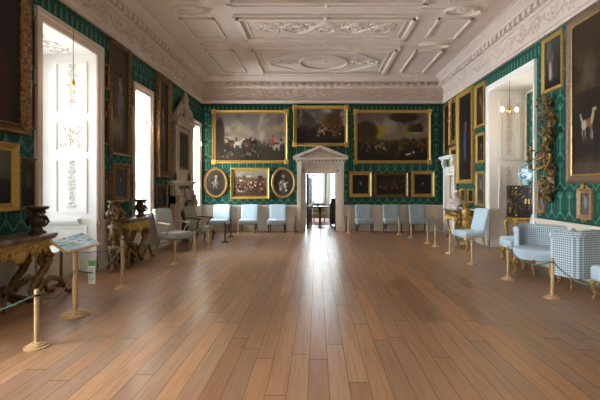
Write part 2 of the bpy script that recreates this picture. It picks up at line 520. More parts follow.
for y in (12.05, 9.72, 6.95, 15.3):
    for sd in (-1, 1):
        big = y in (9.72, 6.95)
        if y < 15: cring(CX + sd*3.05, y, .40, .23 if big else .17, .05)
        rosette(CX + sd*3.05, y, .15); rosette(CX+sd*3.05+.24, y, .08); rosette(CX+sd*3.05-.24, y, .08)
for ya, yb in ((11.78, 12.28), (9.42, 9.98), (6.72, 7.18)):
    crib(CX-2.13, CX+2.13, ya, ya+.06); crib(CX-2.13, CX+2.13, yb-.06, yb)
    for sd in (-1, 1): crib(CX+sd*2.5-.4, CX+sd*2.5+.15*sd+.1, ya+.2, ya+.25, h=.03)
for y in (15.2, 12.36, 11.7, 10.05, 9.36, 7.2, 6.66):
    rl.ell((CX, y, HC-.05), (.06, .06, .06)); rl.ell((CX-2.13, y, HC-.04), (.06, .06, .05)); rl.ell((CX+2.13, y, HC-.04), (.06, .06, .05))
trim(mb, RELC_LIT, 25); trim(rl, RELC_LIT, 50)

# ------------------------------------------------------------------ bays and windows
_w = [0]
def sash(y0, y1, z0, z1, x, nx, nz, side=-1):
    """glazed sash in a plane of constant x"""
    _w[0] += 1
    mb = MB(); t = .05
    mb.box(x-.03, x+.03, y0, y0+t, z0, z1); mb.box(x-.03, x+.03, y1-t, y1, z0, z1)
    mb.box(x-.03, x+.03, y0+t, y1-t, z0, z0+t); mb.box(x-.03, x+.03, y0+t, y1-t, z1-t, z1)
    for i in range(1, nx):
        y = y0 + (y1-y0)*i/nx; mb.box(x-.015, x+.015, y-.012, y+.012, z0+t, z1-t)
    for i in range(1, nz):
        z = z0 + (z1-z0)*i/nz; h = .03 if i == nz//2 else .012; mb.box(x-.02, x+.02, y0+t, y1-t, z-h, z+h)
    o = struct(mb.obj('window_%d' % _w[0], WHITE, smooth=0))
    g = MB().box(x-.003, x+.003, y0+t, y1-t, z0+t, z1-t).obj('pane', GLASS, o, 0)
    return o
def panel(mb, x0, x1, z0, z1, y, t=.035, h=.018):
    """moulded panel border on a wall facing the camera"""
    mb.box(x0, x1, y-h, y, z0, z0+t); mb.box(x0, x1, y-h, y, z1-t, z1)
    mb.box(x0, x0+t, y-h, y, z0+t, z1-t); mb.box(x1-t, x1, y-h, y, z0+t, z1-t)
def garland(rl, xc, z0, z1, y, wd=.11, seed=1):
    rn = random.Random(seed); M = frame3((xc, y-.004, 0), (1, 0, 0), (0, 0, 1), (0, -1, 0))
    z = z1
    rl.tube([(0, z1, 0), (0, z0, 0)], .006, 4, M)
    k = 0
    while z > z0 + .04:
        f = .5 + .5*abs(math.sin((z1-z)*5))
        for s_ in (-1, 1):
            leaf(rl, 0, z, PI/2 + s_*(1.1 + rn.random()*.7), wd*f*(.7+rn.random()*.5), .022, .02, M)
            if k % 3 == 0: scroll(rl, s_*wd*.55*f, z-.03, .04, 1.2, s_, 0, .006, M)
        z -= .055; k += 1
def bay(x0, x1, y0, y1, H, cream, win, far, blind=False):
    """x0 inner face of the room wall, x1 outer wall of the bay"""
    lo, hi = min(x0, x1), max(x0, x1)
    mb = MB()
    for ya, yb in ((y0-.25, y0), (y1, y1+.25)): mb.box(lo, hi, ya, yb, 0, H)
    mb.box(lo, hi, y0-.25, y1+.25, H, H+.2)
    d = -1 if x1 < x0 else 1
    xa, xb = sorted((x1, x1 + d*.25)); z0, z1 = win
    wy0, wy1 = y0+.1, y1-.1
    if not blind:
        mb.box(xa, xb, y0-.25, wy0, 0, H+.2); mb.box(xa, xb, wy1, y1+.25, 0, H+.2)
        mb.box(xa, xb, wy0, wy1, 0, z0); mb.box(xa, xb, wy0, wy1, z1, H+.2)
    else:  # outer wall with an added opening out of view, for extra light
        mb.box(xa, xb, y0-.25, y0+.2, 0, H+.2); mb.box(xa, xb, y0+1.3, y1+.25, 0, H+.2)
        mb.box(xa, xb, y0+.2, y0+1.3, 0, 1.1); mb.box(xa, xb, y0+.2, y0+1.3, 3.95, H+.2)
    for ya, yb in ((y0-.01, y0+.012), (y1-.012, y1+.01)): mb.box(min(lo, x0 - d*.3), max(hi, x0 - d*.3), ya, yb, 0, H)
    mb.box(min(lo, x0 - d*.3), max(hi, x0 - d*.3), y0, y1, H-.012, H+.01)
    # base and chair rail of the far side
    mb.box(lo, hi, y1-.08, y1, 0, .2); mb.box(lo, hi, y1-.13, y1, far-.03, far+.02); mb.box(lo, hi, y1-.08, y1, far-.08, far-.03)
    trim(mb, cream, 0)
    if not blind: sash(wy0, wy1, z0, z1, x1 + d*.08, 4, 6)
# left bay
bay(XL-.3, -5.28, BAY[0], BAY[1], BAY[2], WHITE, (.75, 4.0), .98)
mb = MB(); rl = MB()
for za, zb in ((3.0, 3.98), (2.27, 2.86), (1.1, 2.14)): panel(mb, -4.99, -4.38, za, zb, BAY[1]-.012)
panel(mb, -4.99, -4.38, .27, .85, BAY[1]-.012)
mb.box(XL-.3, XL, BAY[1]-.05, BAY[1], 0, .2)
garland(rl, -4.68, 3.08, 3.92, BAY[1]-.012, .13, 3); garland(rl, -4.68, 1.2, 2.08, BAY[1]-.012, .10, 5)
M = frame3((-4.68, BAY[1]-.016, 2.56), (1, 0, 0), (0, 0, 1), (0, -1, 0))
for k in range(12): leaf(rl, .03*math.cos(k), .03*math.sin(k), k*PI/6, .22 if k % 2 else .15, .03, .02, M)
for s_ in (-1, 1):
    for t_ in (-1, 1): scroll(rl, s_*.17, t_*.17, .06, 1.3, s_*t_, 0, .008, M)
# soffit ornament of the bay
M = frame3((-4.75, 7.43, BAY[2]-.016), (0, 1, 0), (1, 0, 0), (0, 0, -1))
rinceau(rl, .7, .5, M @ Matrix.Translation((-.7, 0, 0)), .35, .01); rinceau(rl, .7, .5, M, .35, .01)
SW = mat('pale_relief_paint', S('#dbd7d0'), .6)
trim(mb, WHITE, 0); trim(rl, SW, 50)
bay(XL-.3, -5.28, RB1[0], RB1[1], RB1[2], WHITE, (.75, 4.0), .98)
bay(XL-.3, -5.28, RB2[0], RB2[1], RB2[2], WHITE, (.75, 4.0), .98)
ws = thing('window_seat', 'low white boxed window seat in the bright left bay behind the reading stand', 'window seat', (0, 0, 0))
pl = [(-4.30, 6.62), (-4.32, 7.25), (-4.62, 8.2), (-5.26, 8.2), (-5.26, 6.62)]
def slab(pl, z0, z1, nm, m):
    n = len(pl); q = MB().add([(x, y, z0) for x, y in pl] + [(x, y, z1) for x, y in pl], [tuple(range(n)), tuple(range(2*n-1, n-1, -1))] + [(i, i+n, (i+1) % n+n, (i+1) % n) for i in range(n)])
    return q.obj(nm, m, ws, 0)
slab(pl, 0, .49, 'front', CREAM); slab([(x + (.025 if x > -5 else 0), y) for x, y in pl], .49, .53, 'top', WHITE)
# right bay
bay(XR+.3, 5.60, RBAY[0], RBAY[1], RBAY[2], BAYP, (1, 4), .90, blind=True)
mb = MB(); rl = MB()
for za, zb in ((2.32, 3.98), (1.04, 2.18)): panel(mb, 4.86, 5.44, za, zb, RBAY[1]-.012, .05, .04); panel(mb, 4.95, 5.35, za+.1, zb-.1, RBAY[1]-.012, .02, .02)
panel(mb, 4.86, 5.44, .27, .78, RBAY[1])
mb.box(XR, XR+.3, RBAY[1]-.05, RBAY[1], 0, .2)
mb.box(XR+.02, 5.6, RBAY[1]-.05, RBAY[1], 4.08, 4.17)
garland(rl, 5.15, 2.4, 3.9, RBAY[1]-.012, .10, 8); garland(rl, 5.15, 1.1, 2.12, RBAY[1]-.012, .10, 9)
trim(mb, BAYP, 0); trim(rl, RELIEF, 50)
sash(RBAY[0]+.2, RBAY[0]+1.3, 1.1, 3.95, 5.68, 3, 6)  # added window, hidden by the jamb, that lets the extra light in
mb = MB(); mb.box(5.56, 5.60, RBAY[0]+1.35, RBAY[1]-.06, 1.0, 4.1); trim(mb, DAMY, 0)
mb = MB(); mb.box(5.53, 5.60, RBAY[1]-.14, RBAY[1]-.08, 1.0, 4.12); mb.box(5.53, 5.60, RBAY[0]+1.3, RBAY[1]-.08, 4.06, 4.12); trim(mb, CREAM, 0)
# deep windows 2 and 3
for (ya, yb, za, zb), sd in ((WIN2, 21), (WIN3, 22)):
    mb = MB(); xi, xo = XL-.3, -4.98
    mb.box(xo, xi, ya-.2, ya, za-.2, zb+.2); mb.box(xo, xi, yb, yb+.2, za-.2, zb+.2)
    mb.box(xo, xi, ya, yb, zb, zb+.2); mb.box(xo, XL-.02, ya, yb, za-.2, za+.01)
    mb.box(xi, XL, ya-.01, ya+.01, za, zb); mb.box(xi, XL, yb-.01, yb+.01, za, zb); mb.box(xi, XL, ya, yb, zb-.01, zb+.01)
    panel(mb, xo+.12, XL-.12, za+.15, za+1.1, yb-.01); panel(mb, xo+.12, XL-.12, za+1.25, zb-.15, yb-.01)
    trim(mb, WHITE, 0)
    rl = MB(); garland(rl, (xo+XL)/2, za+1.4, zb-.3, yb-.01, .1, sd); garland(rl, (xo+XL)/2, za+.25, za+1.0, yb-.01, .1, sd+5); trim(rl, SW, 50)
    sash(ya, yb, za, zb, -4.95, 3, 6)
# architraves round the openings
def architrave(x, ya, yb, z0, z1, side, wd=.14, m=CREAM, both=True):
    mb = MB(); o = .05*side
    pr = [(0, 0), (0, .5*o), (wd*.2, .6*o), (wd*.5, .6*o), (wd*.55, o), (wd*.9, 1.2*o), (wd, 1.2*o), (wd, 0)]
    P = [((x, ya, z0), (0, -1, 0), (1, 0, 0)), ((x, ya, z1), (0, -1, 1), (1, 0, 0)), ((x, yb, z1), (0, 1, 1), (1, 0, 0)), ((x, yb, z0), (0, 1, 0), (1, 0, 0))]
    mb.sweep([(a, h) for a, h in pr], P); return trim(mb, m, 25)
architrave(XL, BAY[0], BAY[1], 0, BAY[2], 1, .17, PLASTER)
architrave(XL, RB1[0], RB1[1], 0, RB1[2], 1, .17, PLASTER)
architrave(XL, RB2[0], RB2[1], 0, RB2[2], 1, .17, PLASTER)
architrave(XL, WIN2[0], WIN2[1], WIN2[2], WIN2[3], 1, .16, PLASTER)
architrave(XL, WIN3[0], WIN3[1], WIN3[2], WIN3[3], 1, .16, CREAM)
architrave(XR, RBAY[0], RBAY[1], 0, RBAY[2], -1, .13, WHITE)

# ------------------------------------------------------------------ back doorway with pediment
mb = MB()
yc = D
def fb(x0, x1, z0, z1, d, a=0): mb.box(x0, x1, yc-d, yc-a, z0, z1)
for x0, x1 in ((DX0-.30, DX0-.13), (DX1+.13, DX1+.30)):
    fb(x0, x1, 0, 2.33, .12); fb(x0-.02, x1+.02, 0, .22, .14); fb(x0+.03, x1-.03, .3, 2.2, .135)
for x0, x1 in ((DX0-.13, DX0), (DX1, DX1+.13)):
    fb(x0, x1, 0, 2.24, .05)
fb(DX0-.13, DX1+.13, DH, 2.24, .05); fb(DX0-.10, DX0-.03, 0, 2.20, .07, .05); fb(DX1+.03, DX1+.10, 0, 2.20, .07, .05); fb(DX0-.10, DX1+.10, 2.14, 2.20, .07, .05)
fb(DX0-.30, DX1+.30, 2.24, 2.50, .06)
for x0, x1 in ((DX0-.30, DX0-.13), (DX1+.13, DX1+.30)): fb(x0, x1, 2.24, 2.5, .18)
for i, (ex, d, z0, z1) in enumerate(((.33, .16, 2.50, 2.53), (.36, .18, 2.575, 2.60), (.44, .26, 2.60, 2.66))): fb(DX0-ex, DX1+ex, z0, z1, d)
x = DX0 - .34
while x < DX1 + .30: fb(x, x+.065, 2.53, 2.59, .20); x += .125
xa, xb, xm = DX0-.44, DX1+.44, (DX0+DX1)/2
mb.prism([(xa+.1, 2.66), (xb-.1, 2.66), (xm, 3.02)], yc-.08, yc)
for s_ in (-1, 1):
    x1_ = xa if s_ < 0 else xb
    mb.prism([(x1_, 2.64), (x1_, 2.71), (xm, 3.10), (xm, 3.02), (x1_ - s_*.16, 2.66)], yc-.26, yc)
    for k in range(1, 9):
        t = k/9; px = x1_ + (xm-x1_)*t; pz = 2.64 + .36*t
        mb.box(px-.035, px+.035, yc-.22, yc, pz-.055, pz+.05)
trim(mb, CREAM, 25)
mb = MB(); M = frame3((xm, yc-.062, 2.37), (1, 0, 0), (0, 0, 1), (0, -1, 0))
rinceau(mb, .62, .2, M @ Matrix.Translation((-.66, 0, 0)), .31, .009); rinceau(mb, .62, .2, M @ Matrix.Translation((.04, 0, 0)), .31, .009)
trim(mb, RELIEF, 50)
mb = MB(); mb.box(DX0-.02, DX0, D, D+.45, 0, DH); mb.box(DX1, DX1+.02, D, D+.45, 0, DH); mb.box(DX0, DX1, D, D+.45, DH-.01, DH); trim(mb, CREAM, 0)
mb = MB(); mb.rbox(0, .06, 0, 1.05, .01, DH-.02, .006, 1)
for za, zb in ((.2, .75), (.95, 1.95)):
    for ya, yb in ((.12, .46), (.58, .92)):
        mb.box(.06, .075, ya, yb, za, za+.04); mb.box(.06, .075, ya, yb, zb-.04, zb); mb.box(.06, .075, ya, ya+.04, za, zb); mb.box(.06, .075, yb-.04, yb, za, zb)
dr = struct(mb.obj('door_1', DARKW, smooth=0)); dr.location = (DX0+.03, D+.45, 0); dr.rotation_euler = (0, 0, -.13)
h = MB(); h.lathe([(.012, 0), (.012, .05), (.03, .06), (.032, .08), (.01, .10)], 12, M=Matrix.Translation((.06, .97, 1.02)) @ Matrix.Rotation(PI/2, 4, 'Y')); h.obj('door_handle', BRASS, dr)

# ------------------------------------------------------------------ next room
FR0, FR1 = D+.45, 22.6
mb = MB()
LW = mat('pale_wall_paint', S('#d8dcd8'), .6)
mb.box(-3.3, -3.0, FR0, FR1, 0, 4.3); mb.box(4.0, 4.3, FR0, FR1, 0, 4.3)
mb.box(-3.3, 4.3, FR0, FR1, 4.3, 4.5)
for a, b in ((-3.3, -1.1), (2.1, 4.3)): mb.box(a, b, FR1, FR1+.3, 0, 4.3)
mb.box(-1.1, 2.1, FR1, FR1+.3, 0, .75); mb.box(-1.1, 2.1, FR1, FR1+.3, 3.6, 4.3)
mb.box(-3.0, XL, FR0-.01, FR0, 0, 4.3)
trim(mb, LW, 0)
_w[0] += 1
mb = MB()
for x in (-1.1, .30, .64, 2.04): mb.box(x, x+.06, FR1+.05, FR1+.12, .75, 3.6)
for x in (-.64, -.17, 1.10, 1.57): mb.box(x-.012, x+.012, FR1+.07, FR1+.10, .75, 3.6)
for z in (.75, 1.2, 1.68, 2.15, 2.64, 3.1, 3.55): mb.box(-1.1, 2.1, FR1+.07, FR1+.10, z, z+(.06 if z in (.75, 2.15) else .03))
mb.box(.36, .64, FR1, FR1+.2, .75, 3.6)
wo = struct(mb.obj('window_%d' % _w[0], WHITE, smooth=0)); MB().box(-1.04, 2.04, FR1+.083, FR1+.087, .8, 3.55).obj('pane', GLASS, wo, 0)
CURT = mat('pale_green_curtain', S('#c9d2c0'), .9)
def curtain(x0, x1, label):
    n = 28; vs = []; fs = []
    mbc = MB()
    for row, z in enumerate((.05, 1.2, 2.4, 3.7)):
        for i in range(n+1):
            t = i/n; vs.append((x0 + (x1-x0)*t, FR1-.12 + .04*math.sin(t*PI*10), z))
    for r in range(3):
        for i in range(n): a = r*(n+1)+i; fs.append((a, a+1, a+n+2, a+n+1))
    mbc.add(vs, fs); o = mbc.obj('curtain', CURT, smooth=80)
    so = o.modifiers.new('s', 'SOLIDIFY'); so.thickness = .01
    return tag(o, label, 'curtain')
curtain(.36, .52, 'pale curtain hanging midway in the bright window of the next room')
curtain(1.18, 1.62, 'pale green curtain at right of the next room window behind dark cabinet')
mb = MB(); mb.rbox(-1.6, 2.6, 18.4, 21.6, .001, .015, .004, 1); tag(mb.obj('rug', RUG), 'red patterned rug on the floor of the next room', 'rug')
TB = thing('pedestal_table', 'round dark pedestal table seen through the doorway in the next room', 'table', (.12, 16.95, 0))
mb = MB().lathe([(.33, .80), (.35, .815), (.35, .835), (.33, .845)], 32); mb.obj('tabletop', CHAIRW, TB)
mb = MB().lathe([(.10, .0), (.20, .0), (.20, .03), (.08, .06), (.03, .10), (.05, .35), (.03, .5), (.08, .80)], 20); mb.obj('pedestal', CHAIRW, TB)
mb = MB().lathe([(.06, 0), (.06, .01), (.02, .02), (.10, .07), (.13, .11), (.12, .11), (.02, .04)], 20); o = mb.obj('bowl', PORC); o.location = (.02, 16.9, .846)
tag(o, 'small pale bowl on the round table in the next room', 'bowl')
CB = thing('bureau_cabinet', 'dark wooden bureau at right inside the next room', 'cabinet', (.52, 17.35, 0))
mb = MB(); mb.rbox(0, .55, 0, .9, .12, .95, .01, 1); mb.rbox(.05, .5, .1, .8, .95, 1.14, .01, 1); mb.obj('body', CHAIRW, CB)
for k in range(3):
    d = MB().rbox(.04, .51, -.02, 0, .16+k*.27, .40+k*.27, .006, 1).obj('drawer', CHAIRW, CB)
    MB().rbox(.25, .30, -.04, -.02, .27+k*.27, .29+k*.27, .004, 1).obj('handle', BRASS, d)
for x in (.03, .48):
    for y in (.02, .83): MB().box(x, x+.05, y, y+.05, 0, .12).obj('foot', CHAIRW, CB)
AC = thing('low_armchair', 'small upholstered chair beyond the round table in the next room', 'chair', (.10, 19.6, .015))
MB().rbox(-.3, .3, -.3, .3, .2, .42, .04).obj('seat', mat('buff_fabric', S('#b29a70'), .9), AC)
MB().rbox(-.3, .3, .2, .32, .42, .85, .04).obj('backrest', MATS['buff_fabric'], AC)
for x in (-.26, .22):
    for y in (-.26, .22): MB().box(x, x+.04, y, y+.04, 0, .2).obj('leg', CHAIRW, AC)

# ------------------------------------------------------------------ fireplace on the left wall
FP = thing('fireplace', 'pale marble chimneypiece with shelf and tall carved overmantel on left wall', 'fireplace', (XL, 0, 0))
y0, y1 = 12.25, 14.05
mb = MB()
for a, b in ((y0, y0+.34), (y1-.34, y1)):
    mb.box(.045, .20, a, b, 0, 1.35); mb.box(.045, .24, a-.02, b+.02, 0, .22)
    mb.box(.045, .24, a, b, 1.12, 1.5)
mb.box(.045, .20, y0+.34, y1-.34, 1.2, 1.62); mb.box(.045, .20, y0, y1, 1.5, 1.66); mb.box(.045, .10, y0+.34, y1-.34, 0, 1.2)
mb.obj('surround', STONE, FP, 0)
mb = MB()
for cy in (y0+.17, y1-.17):      # carved consoles on the jambs
    mb.tube([(.22, cy, .25), (.25, cy, .6), (.22, cy, .85), (.30, cy, 1.1), (.24, cy, 1.3)], [.07, .09, .07, .11, .06], 10)
    scroll(mb, 0, 0, .10, 1.4, 1, 0, .03, frame3((.26, cy-.12, 1.28), (1, 0, 0), (0, 0, 1), (0, 1, 0)))
Mf = frame3((.20, (y0+y1)/2, 1.42), (0, 1, 0), (0, 0, 1), (1, 0, 0))
rinceau(mb, .55, .3, Mf @ Matrix.Translation((-.57, 0, 0)), .28, .02); rinceau(mb, .55, .3, Mf @ Matrix.Translation((.02, 0, 0)), .28, .02)
mb.ell((.24, (y0+y1)/2, 1.40), (.09, .13, .16)); mb.obj('carving', STONE, FP, 60)
mb = MB()
for d, ex, za, zb in ((.22, .0, 1.66, 1.70), (.26, .04, 1.70, 1.735), (.31, .09, 1.735, 1.78)): mb.box(.0, d, y0-ex, y1+ex, za, zb)
mb.obj('shelf', CREAM, FP, 0)
mb = MB().box(.10, .13, y0+.42, y1-.42, 0, 1.12); mb.obj('firebox', mat('soot', S('#1b1714'), .9), FP, 0)
mb = MB(); ya, yb = 12.42, 14.08
mb.box(.0, .10, ya, yb, 1.78, 3.5)
for a, b in ((ya, ya+.30), (yb-.30, yb)): mb.box(.10, .16, a, b, 1.78, 3.4); mb.box(.10, .19, a-.0, b, 1.78, 2.0)
mb.box(.10, .15, ya+.3, ya+.36, 2.1, 3.3); mb.box(.10, .15, yb-.36, yb-.3, 2.1, 3.3)
mb.box(.10, .15, ya+.3, yb-.3, 2.04, 2.12); mb.box(.10, .15, ya+.3, yb-.3, 3.26, 3.34)
for d, ex, za, zb in ((.20, .0, 3.4, 3.52), (.24, .04, 3.52, 3.58), (.29, .08, 3.58, 3.64)): mb.box(0, d, ya-ex, yb+ex, za, zb)
ym = (ya+yb)/2
mb.obj('overmantel', STONE, FP, 0)
mb = MB()
for s_ in (-1, 1):              # swan-neck pediment and standing carved ornament
    pts = [(.14, ym + s_*(.85 - .62*t), 3.66 + .50*t*t + .12*math.sin(PI*t)) for t in [k/8 for k in range(9)]]
    mb.tube(pts, [.09 - .004*k for k in range(9)], 8)
    scroll(mb, 0, 0, .12, 1.3, s_, PI/2, .045, frame3((.14, ym + s_*.22, 4.10), (0, 1, 0), (0, 0, 1), (1, 0, 0)), 6)
    Ms = frame3((.2, ym + s_*.5, 3.85), (0, 1, 0), (0, 0, 1), (1, 0, 0))
    for k in range(9): leaf(mb, 0, 0, k*.7, .2, .06, .06, Ms)
mb.tube([(.16, ym, 3.66), (.18, ym, 3.9), (.16, ym, 4.1), (.17, ym, 4.3), (.17, ym, 4.5)], [.12, .17, .10, .11, .03], 10)
mb.obj('pediment', STONE, FP, 60)

# ------------------------------------------------------------------ pictures
def fbm(h, w_, seed, base=3, octs=4):
    rn = np.random.RandomState(seed); out = np.zeros((h, w_)); amp = 1; tot = 0; n = base
    for _ in range(octs):
        g = rn.rand(n+1, n*2+1); yy = np.linspace(0, n-.001, h); xx = np.linspace(0, 2*n-.001, w_)
        yi = yy.astype(int); xi = xx.astype(int); fy = (yy-yi)[:, None]; fx = (xx-xi)[None]
        fy = fy*fy*(3-2*fy); fx = fx*fx*(3-2*fx)
        a = g[yi][:, xi]; b = g[yi][:, xi+1]; c = g[yi+1][:, xi]; d = g[yi+1][:, xi+1]
        out += amp*((a*(1-fx)+b*fx)*(1-fy) + (c*(1-fx)+d*fx)*fy); tot += amp; amp *= .55; n *= 2
    return out/tot
def hexc(h): h = h.lstrip('#'); return np.array([int(h[i:i+2], 16)/255 for i in (0, 2, 4)])
def lerp(img, m, c): return img*(1-m[..., None]) + hexc(c)*m[..., None]
class Art:
    def __init__(s, w_, h, seed=1, n=90):
        s.W = n if w_ >= h else max(20, int(n*w_/h)); s.H = n if h > w_ else max(20, int(n*h/w_))
        s.Y, s.X = np.mgrid[0:s.H, 0:s.W]; s.X = s.X/(s.W-1); s.Y = s.Y/(s.H-1)     # Y up
        s.asp = w_/h; s.img = np.zeros((s.H, s.W, 3)); s.seed = seed
    def fill(s, c): s.img[:] = hexc(c); return s
    def grad(s, y0, y1, c): s.img = lerp(s.img, np.clip((s.Y-y0)/(y1-y0), 0, 1), c); return s
    def cloud(s, c, th=.5, k=4, y0=0, y1=1, base=3, amt=1):
        s.seed += 1; n = fbm(s.H, s.W, s.seed, base)
        m = np.clip((n-th)*k, 0, 1)*((s.Y > y0) & (s.Y < y1))*amt; s.img = lerp(s.img, m, c); return s
    def ground(s, y, amp, c, base=3):
        s.seed += 1; n = fbm(s.H, s.W, s.seed, base)[0]
        m = np.clip(((y + amp*(n[None]-.5)*2) - s.Y)*18, 0, 1); s.img = lerp(s.img, m, c); return s
    def blob(s, x, y, rx, ry, c, a=0, soft=3):
        dx = (s.X-x)*s.asp; dy = s.Y-y; u = dx*math.cos(a)+dy*math.sin(a); v = -dx*math.sin(a)+dy*math.cos(a)
        m = np.clip((1.15 - np.sqrt((u/rx)**2+(v/ry)**2))*soft, 0, 1); s.img = lerp(s.img, m, c); return s
    def horse(s, x, y, k, c, f=1):
        s.blob(x, y, .075*k, .042*k, c).blob(x+f*.075*k/s.asp, y+.05*k, .018*k, .055*k, c, -f*.6).blob(x+f*.115*k/s.asp, y+.085*k, .035*k, .016*k, c, -f*.5)
        for q in (-.06, -.045, .045, .065): s.blob(x+q*k/s.asp, y-.06*k, .008*k, .05*k, c, 0, 2)
        return s.blob(x-f*.085*k/s.asp, y-.02*k, .012*k, .045*k, c)
    def crowd(s, x0, x1, y0, y1, n, cols, k=.02):
        rn = random.Random(s.seed); s.seed += 3
        for _ in range(n): s.blob(rn.uniform(x0, x1), rn.uniform(y0, y1), k*rn.uniform(.5, 1.4), k*rn.uniform(.6, 1.8), rn.choice(cols), rn.uniform(-.6, .6))
        return s
def canvas(art, w_, h, parent, y=0, oval=False, gain=1.0, rough=.45):
    n, m_ = art.W, art.H; vs = []; fs = []
    for j in range(m_):
        for i in range(n): vs.append((-w_/2 + w_*i/(n-1), y, h*j/(m_-1)))
    keep = lambda i, j: not oval or (((i+.5)/(n-1)-.5)**2 + ((j+.5)/(m_-1)-.5)**2) < .2495
    for j in range(m_-1):
        for i in range(n-1):
            if keep(i, j): a = j*n+i; fs.append((a, a+1, a+n+1, a+n))
    me = bpy.data.meshes.new('canvas'); me.from_pydata(vs, [], fs)
    ca = me.color_attributes.new('paint', 'FLOAT_COLOR', 'POINT')
    c = np.clip((art.img - .5)*1.18 + .5 - .03, 0, 1); c = np.clip(c*gain*.92, .02, 1); c = np.where(c <= .04045, c/12.92, ((c+.055)/1.055)**2.4)
    buf = np.ones((m_*n, 4), dtype=np.float32); buf[:, :3] = c.reshape(-1, 3); ca.data.foreach_set('color', buf.ravel())
    if 'oil_paint' not in MATS:
        m, nt, b = newmat('oil_paint'); at = nt.nodes.new('ShaderNodeAttribute'); at.attribute_name = 'paint'
        nt.links.new(at.outputs['Color'], b.inputs['Base Color']); b.inputs['Roughness'].default_value = .5
        b.inputs['Specular IOR Level'].default_value = .3
        v = pos(nt, 'obj')[0]; bump(nt, b, noise(nt, 60, 3, v), .15, .003); MATS['oil_paint'] = m
    me.materials.append(MATS['oil_paint'])
    o = bpy.data.objects.new('canvas', me); COL.objects.link(o); o.parent = parent
    return o
def picture(name, label, cat, w_, h, loc, rz, art, fw=.12, fd=.08, corner=0, m=GILTF, group=None, cartouche=0, gain=1.0, orn=0, slip=None):
    """w_, h outer size of frame; loc = centre of its bottom edge on the wall; local -Y faces the room"""
    t = thing(name, label, cat, loc, rz, group)
    iw, ih = w_-2*fw, h-2*fw
    mb = MB()
    pr = [(0, 0), (0, -fd*.45), (fw*.12, -fd*.5), (fw*.25, -fd*.3), (fw*.5, -fd*.55), (fw*.78, -fd), (fw*.92, -fd*.95), (fw, -fd*.7), (fw, 0)]
    P = [((-iw/2, 0, fw), (-1, 0, -1), (0, 1, 0)), ((iw/2, 0, fw), (1, 0, -1), (0, 1, 0)), ((iw/2, 0, fw+ih), (1, 0, 1), (0, 1, 0)), ((-iw/2, 0, fw+ih), (-1, 0, 1), (0, 1, 0))]
    mb.sweep(pr, P, True)
    if corner:
        for x in (-w_/2+fw*.45, w_/2-fw*.45):
            for z in (fw*.45, h-fw*.45): mb.rbox(x-corner, x+corner, -fd*.95, -.002, z-corner, z+corner, .012, 1)
    if orn:
        rn = random.Random(int(w_*1000)); M = frame3((0, -fd*.85, 0), (1, 0, 0), (0, 0, 1), (0, -1, 0))
        per = int((w_+h)*2/.13)
        for k in range(per):
            d_ = k/per*2*(w_+h)
            if d_ < w_: x, z = -w_/2+d_, fw/2
            elif d_ < w_+h: x, z = w_/2-fw/2, d_-w_
            elif d_ < 2*w_+h: x, z = w_/2-(d_-w_-h), h-fw/2
            else: x, z = -w_/2+fw/2, h-(d_-2*w_-h)
            leaf(mb, x, z, rn.uniform(0, 6.3), fw*.5, fw*.2, fd*.35, M)
    if cartouche:
        M = frame3((0, -fd*.6, h), (1, 0, 0), (0, 0, 1), (0, -1, 0))
        for s_ in (-1, 1): scroll(mb, s_*.05, .02, .06, 1.3, -s_, 0, .018, M); scroll(mb, s_*.05, -h-.0, .05, 1.3, s_, 0, .016, M)
        mb.ell((0, .02, .02), (.035, .06, .03), M)
    mb.obj('frame', m, t, 40)
    if slip:
        q = MB(); P2 = [((x, -fd*.4, z), o_, (0, 1, 0)) for (x, _, z), o_, _u in P]
        q.sweep([(0, .03), (0, 0), (.035, -.015), (.04, .03)], P2, True); q.obj('gilt_slip', slip, t, 30)
    canvas(art, iw+.01, ih+.01, t, -fd*.25, gain=gain).location = (0, 0, fw-.005)
    bk = MB().box(-iw/2-.01, iw/2+.01, -fd*.2, 0, fw-.01, fw+ih+.01).obj('backing', CHAIRW, t, 0)
    return t
def picB(x0, x1, z0, z1, *a, **k):      # on back wall
    return picture(a[0], a[1], a[2], x1-x0, z1-z0, ((x0+x1)/2, D-.001, z0), 0, *a[3:], **k)
def picL(y0, y1, z0, z1, *a, **k):
    return picture(a[0], a[1], a[2], y1-y0, z1-z0, (XL+.001, (y0+y1)/2, z0), PI/2, *a[3:], **k)
def picR(y0, y1, z0, z1, *a, **k):
    return picture(a[0], a[1], a[2], y1-y0, z1-z0, (XR-.001, (y0+y1)/2, z0), -PI/2, *a[3:], **k)

# the three great landscapes over the doorway
A = Art(2.7, 1.9, 11, 110).fill('#8a7c70').grad(.4, 1, '#766d66').cloud('#a39483', .5, 5, .35, 1).cloud('#6a625c', .55, 6, .5, 1).cloud('#a18a62', .6, 5, .35, .75)
A.ground(.42, .08, '#5d5548').ground(.34, .05, '#453c30').cloud('#2e271e', .5, 5, 0, .36, 5).blob(.06, .55, .10, .35, '#3d352a').blob(.02, .35, .16, .2, '#332b22')
A.crowd(.15, .95, .30, .44, 40, ['#3a2c22', '#6b4a32', '#2b231c', '#7d6a54'], .022)
A.horse(.32, .36, 1, '#b5aa98').horse(.45, .40, .8, '#5b3c28').horse(.55, .38, .8, '#2f241c', -1).horse(.88, .30, .9, '#aaa08e').horse(.22, .40, .8, '#4a3224', -1)
A.blob(.82, .43, .025, .07, '#c43a30').blob(.83, .52, .02, .02, '#8a3a28').blob(.30, .44, .02, .05, '#5a4a3c').crowd(.1, .7, .08, .24, 20, ['#6d5f4c', '#4c4234', '#7f7260'], .02)
picB(-3.80, -1.06, 2.46, 4.40, 'landscape_painting', 'large gilt-framed hunting scene under cloudy sky, left of the doorway pediment', 'painting', A, .11, .09, .085, gain=1.0)
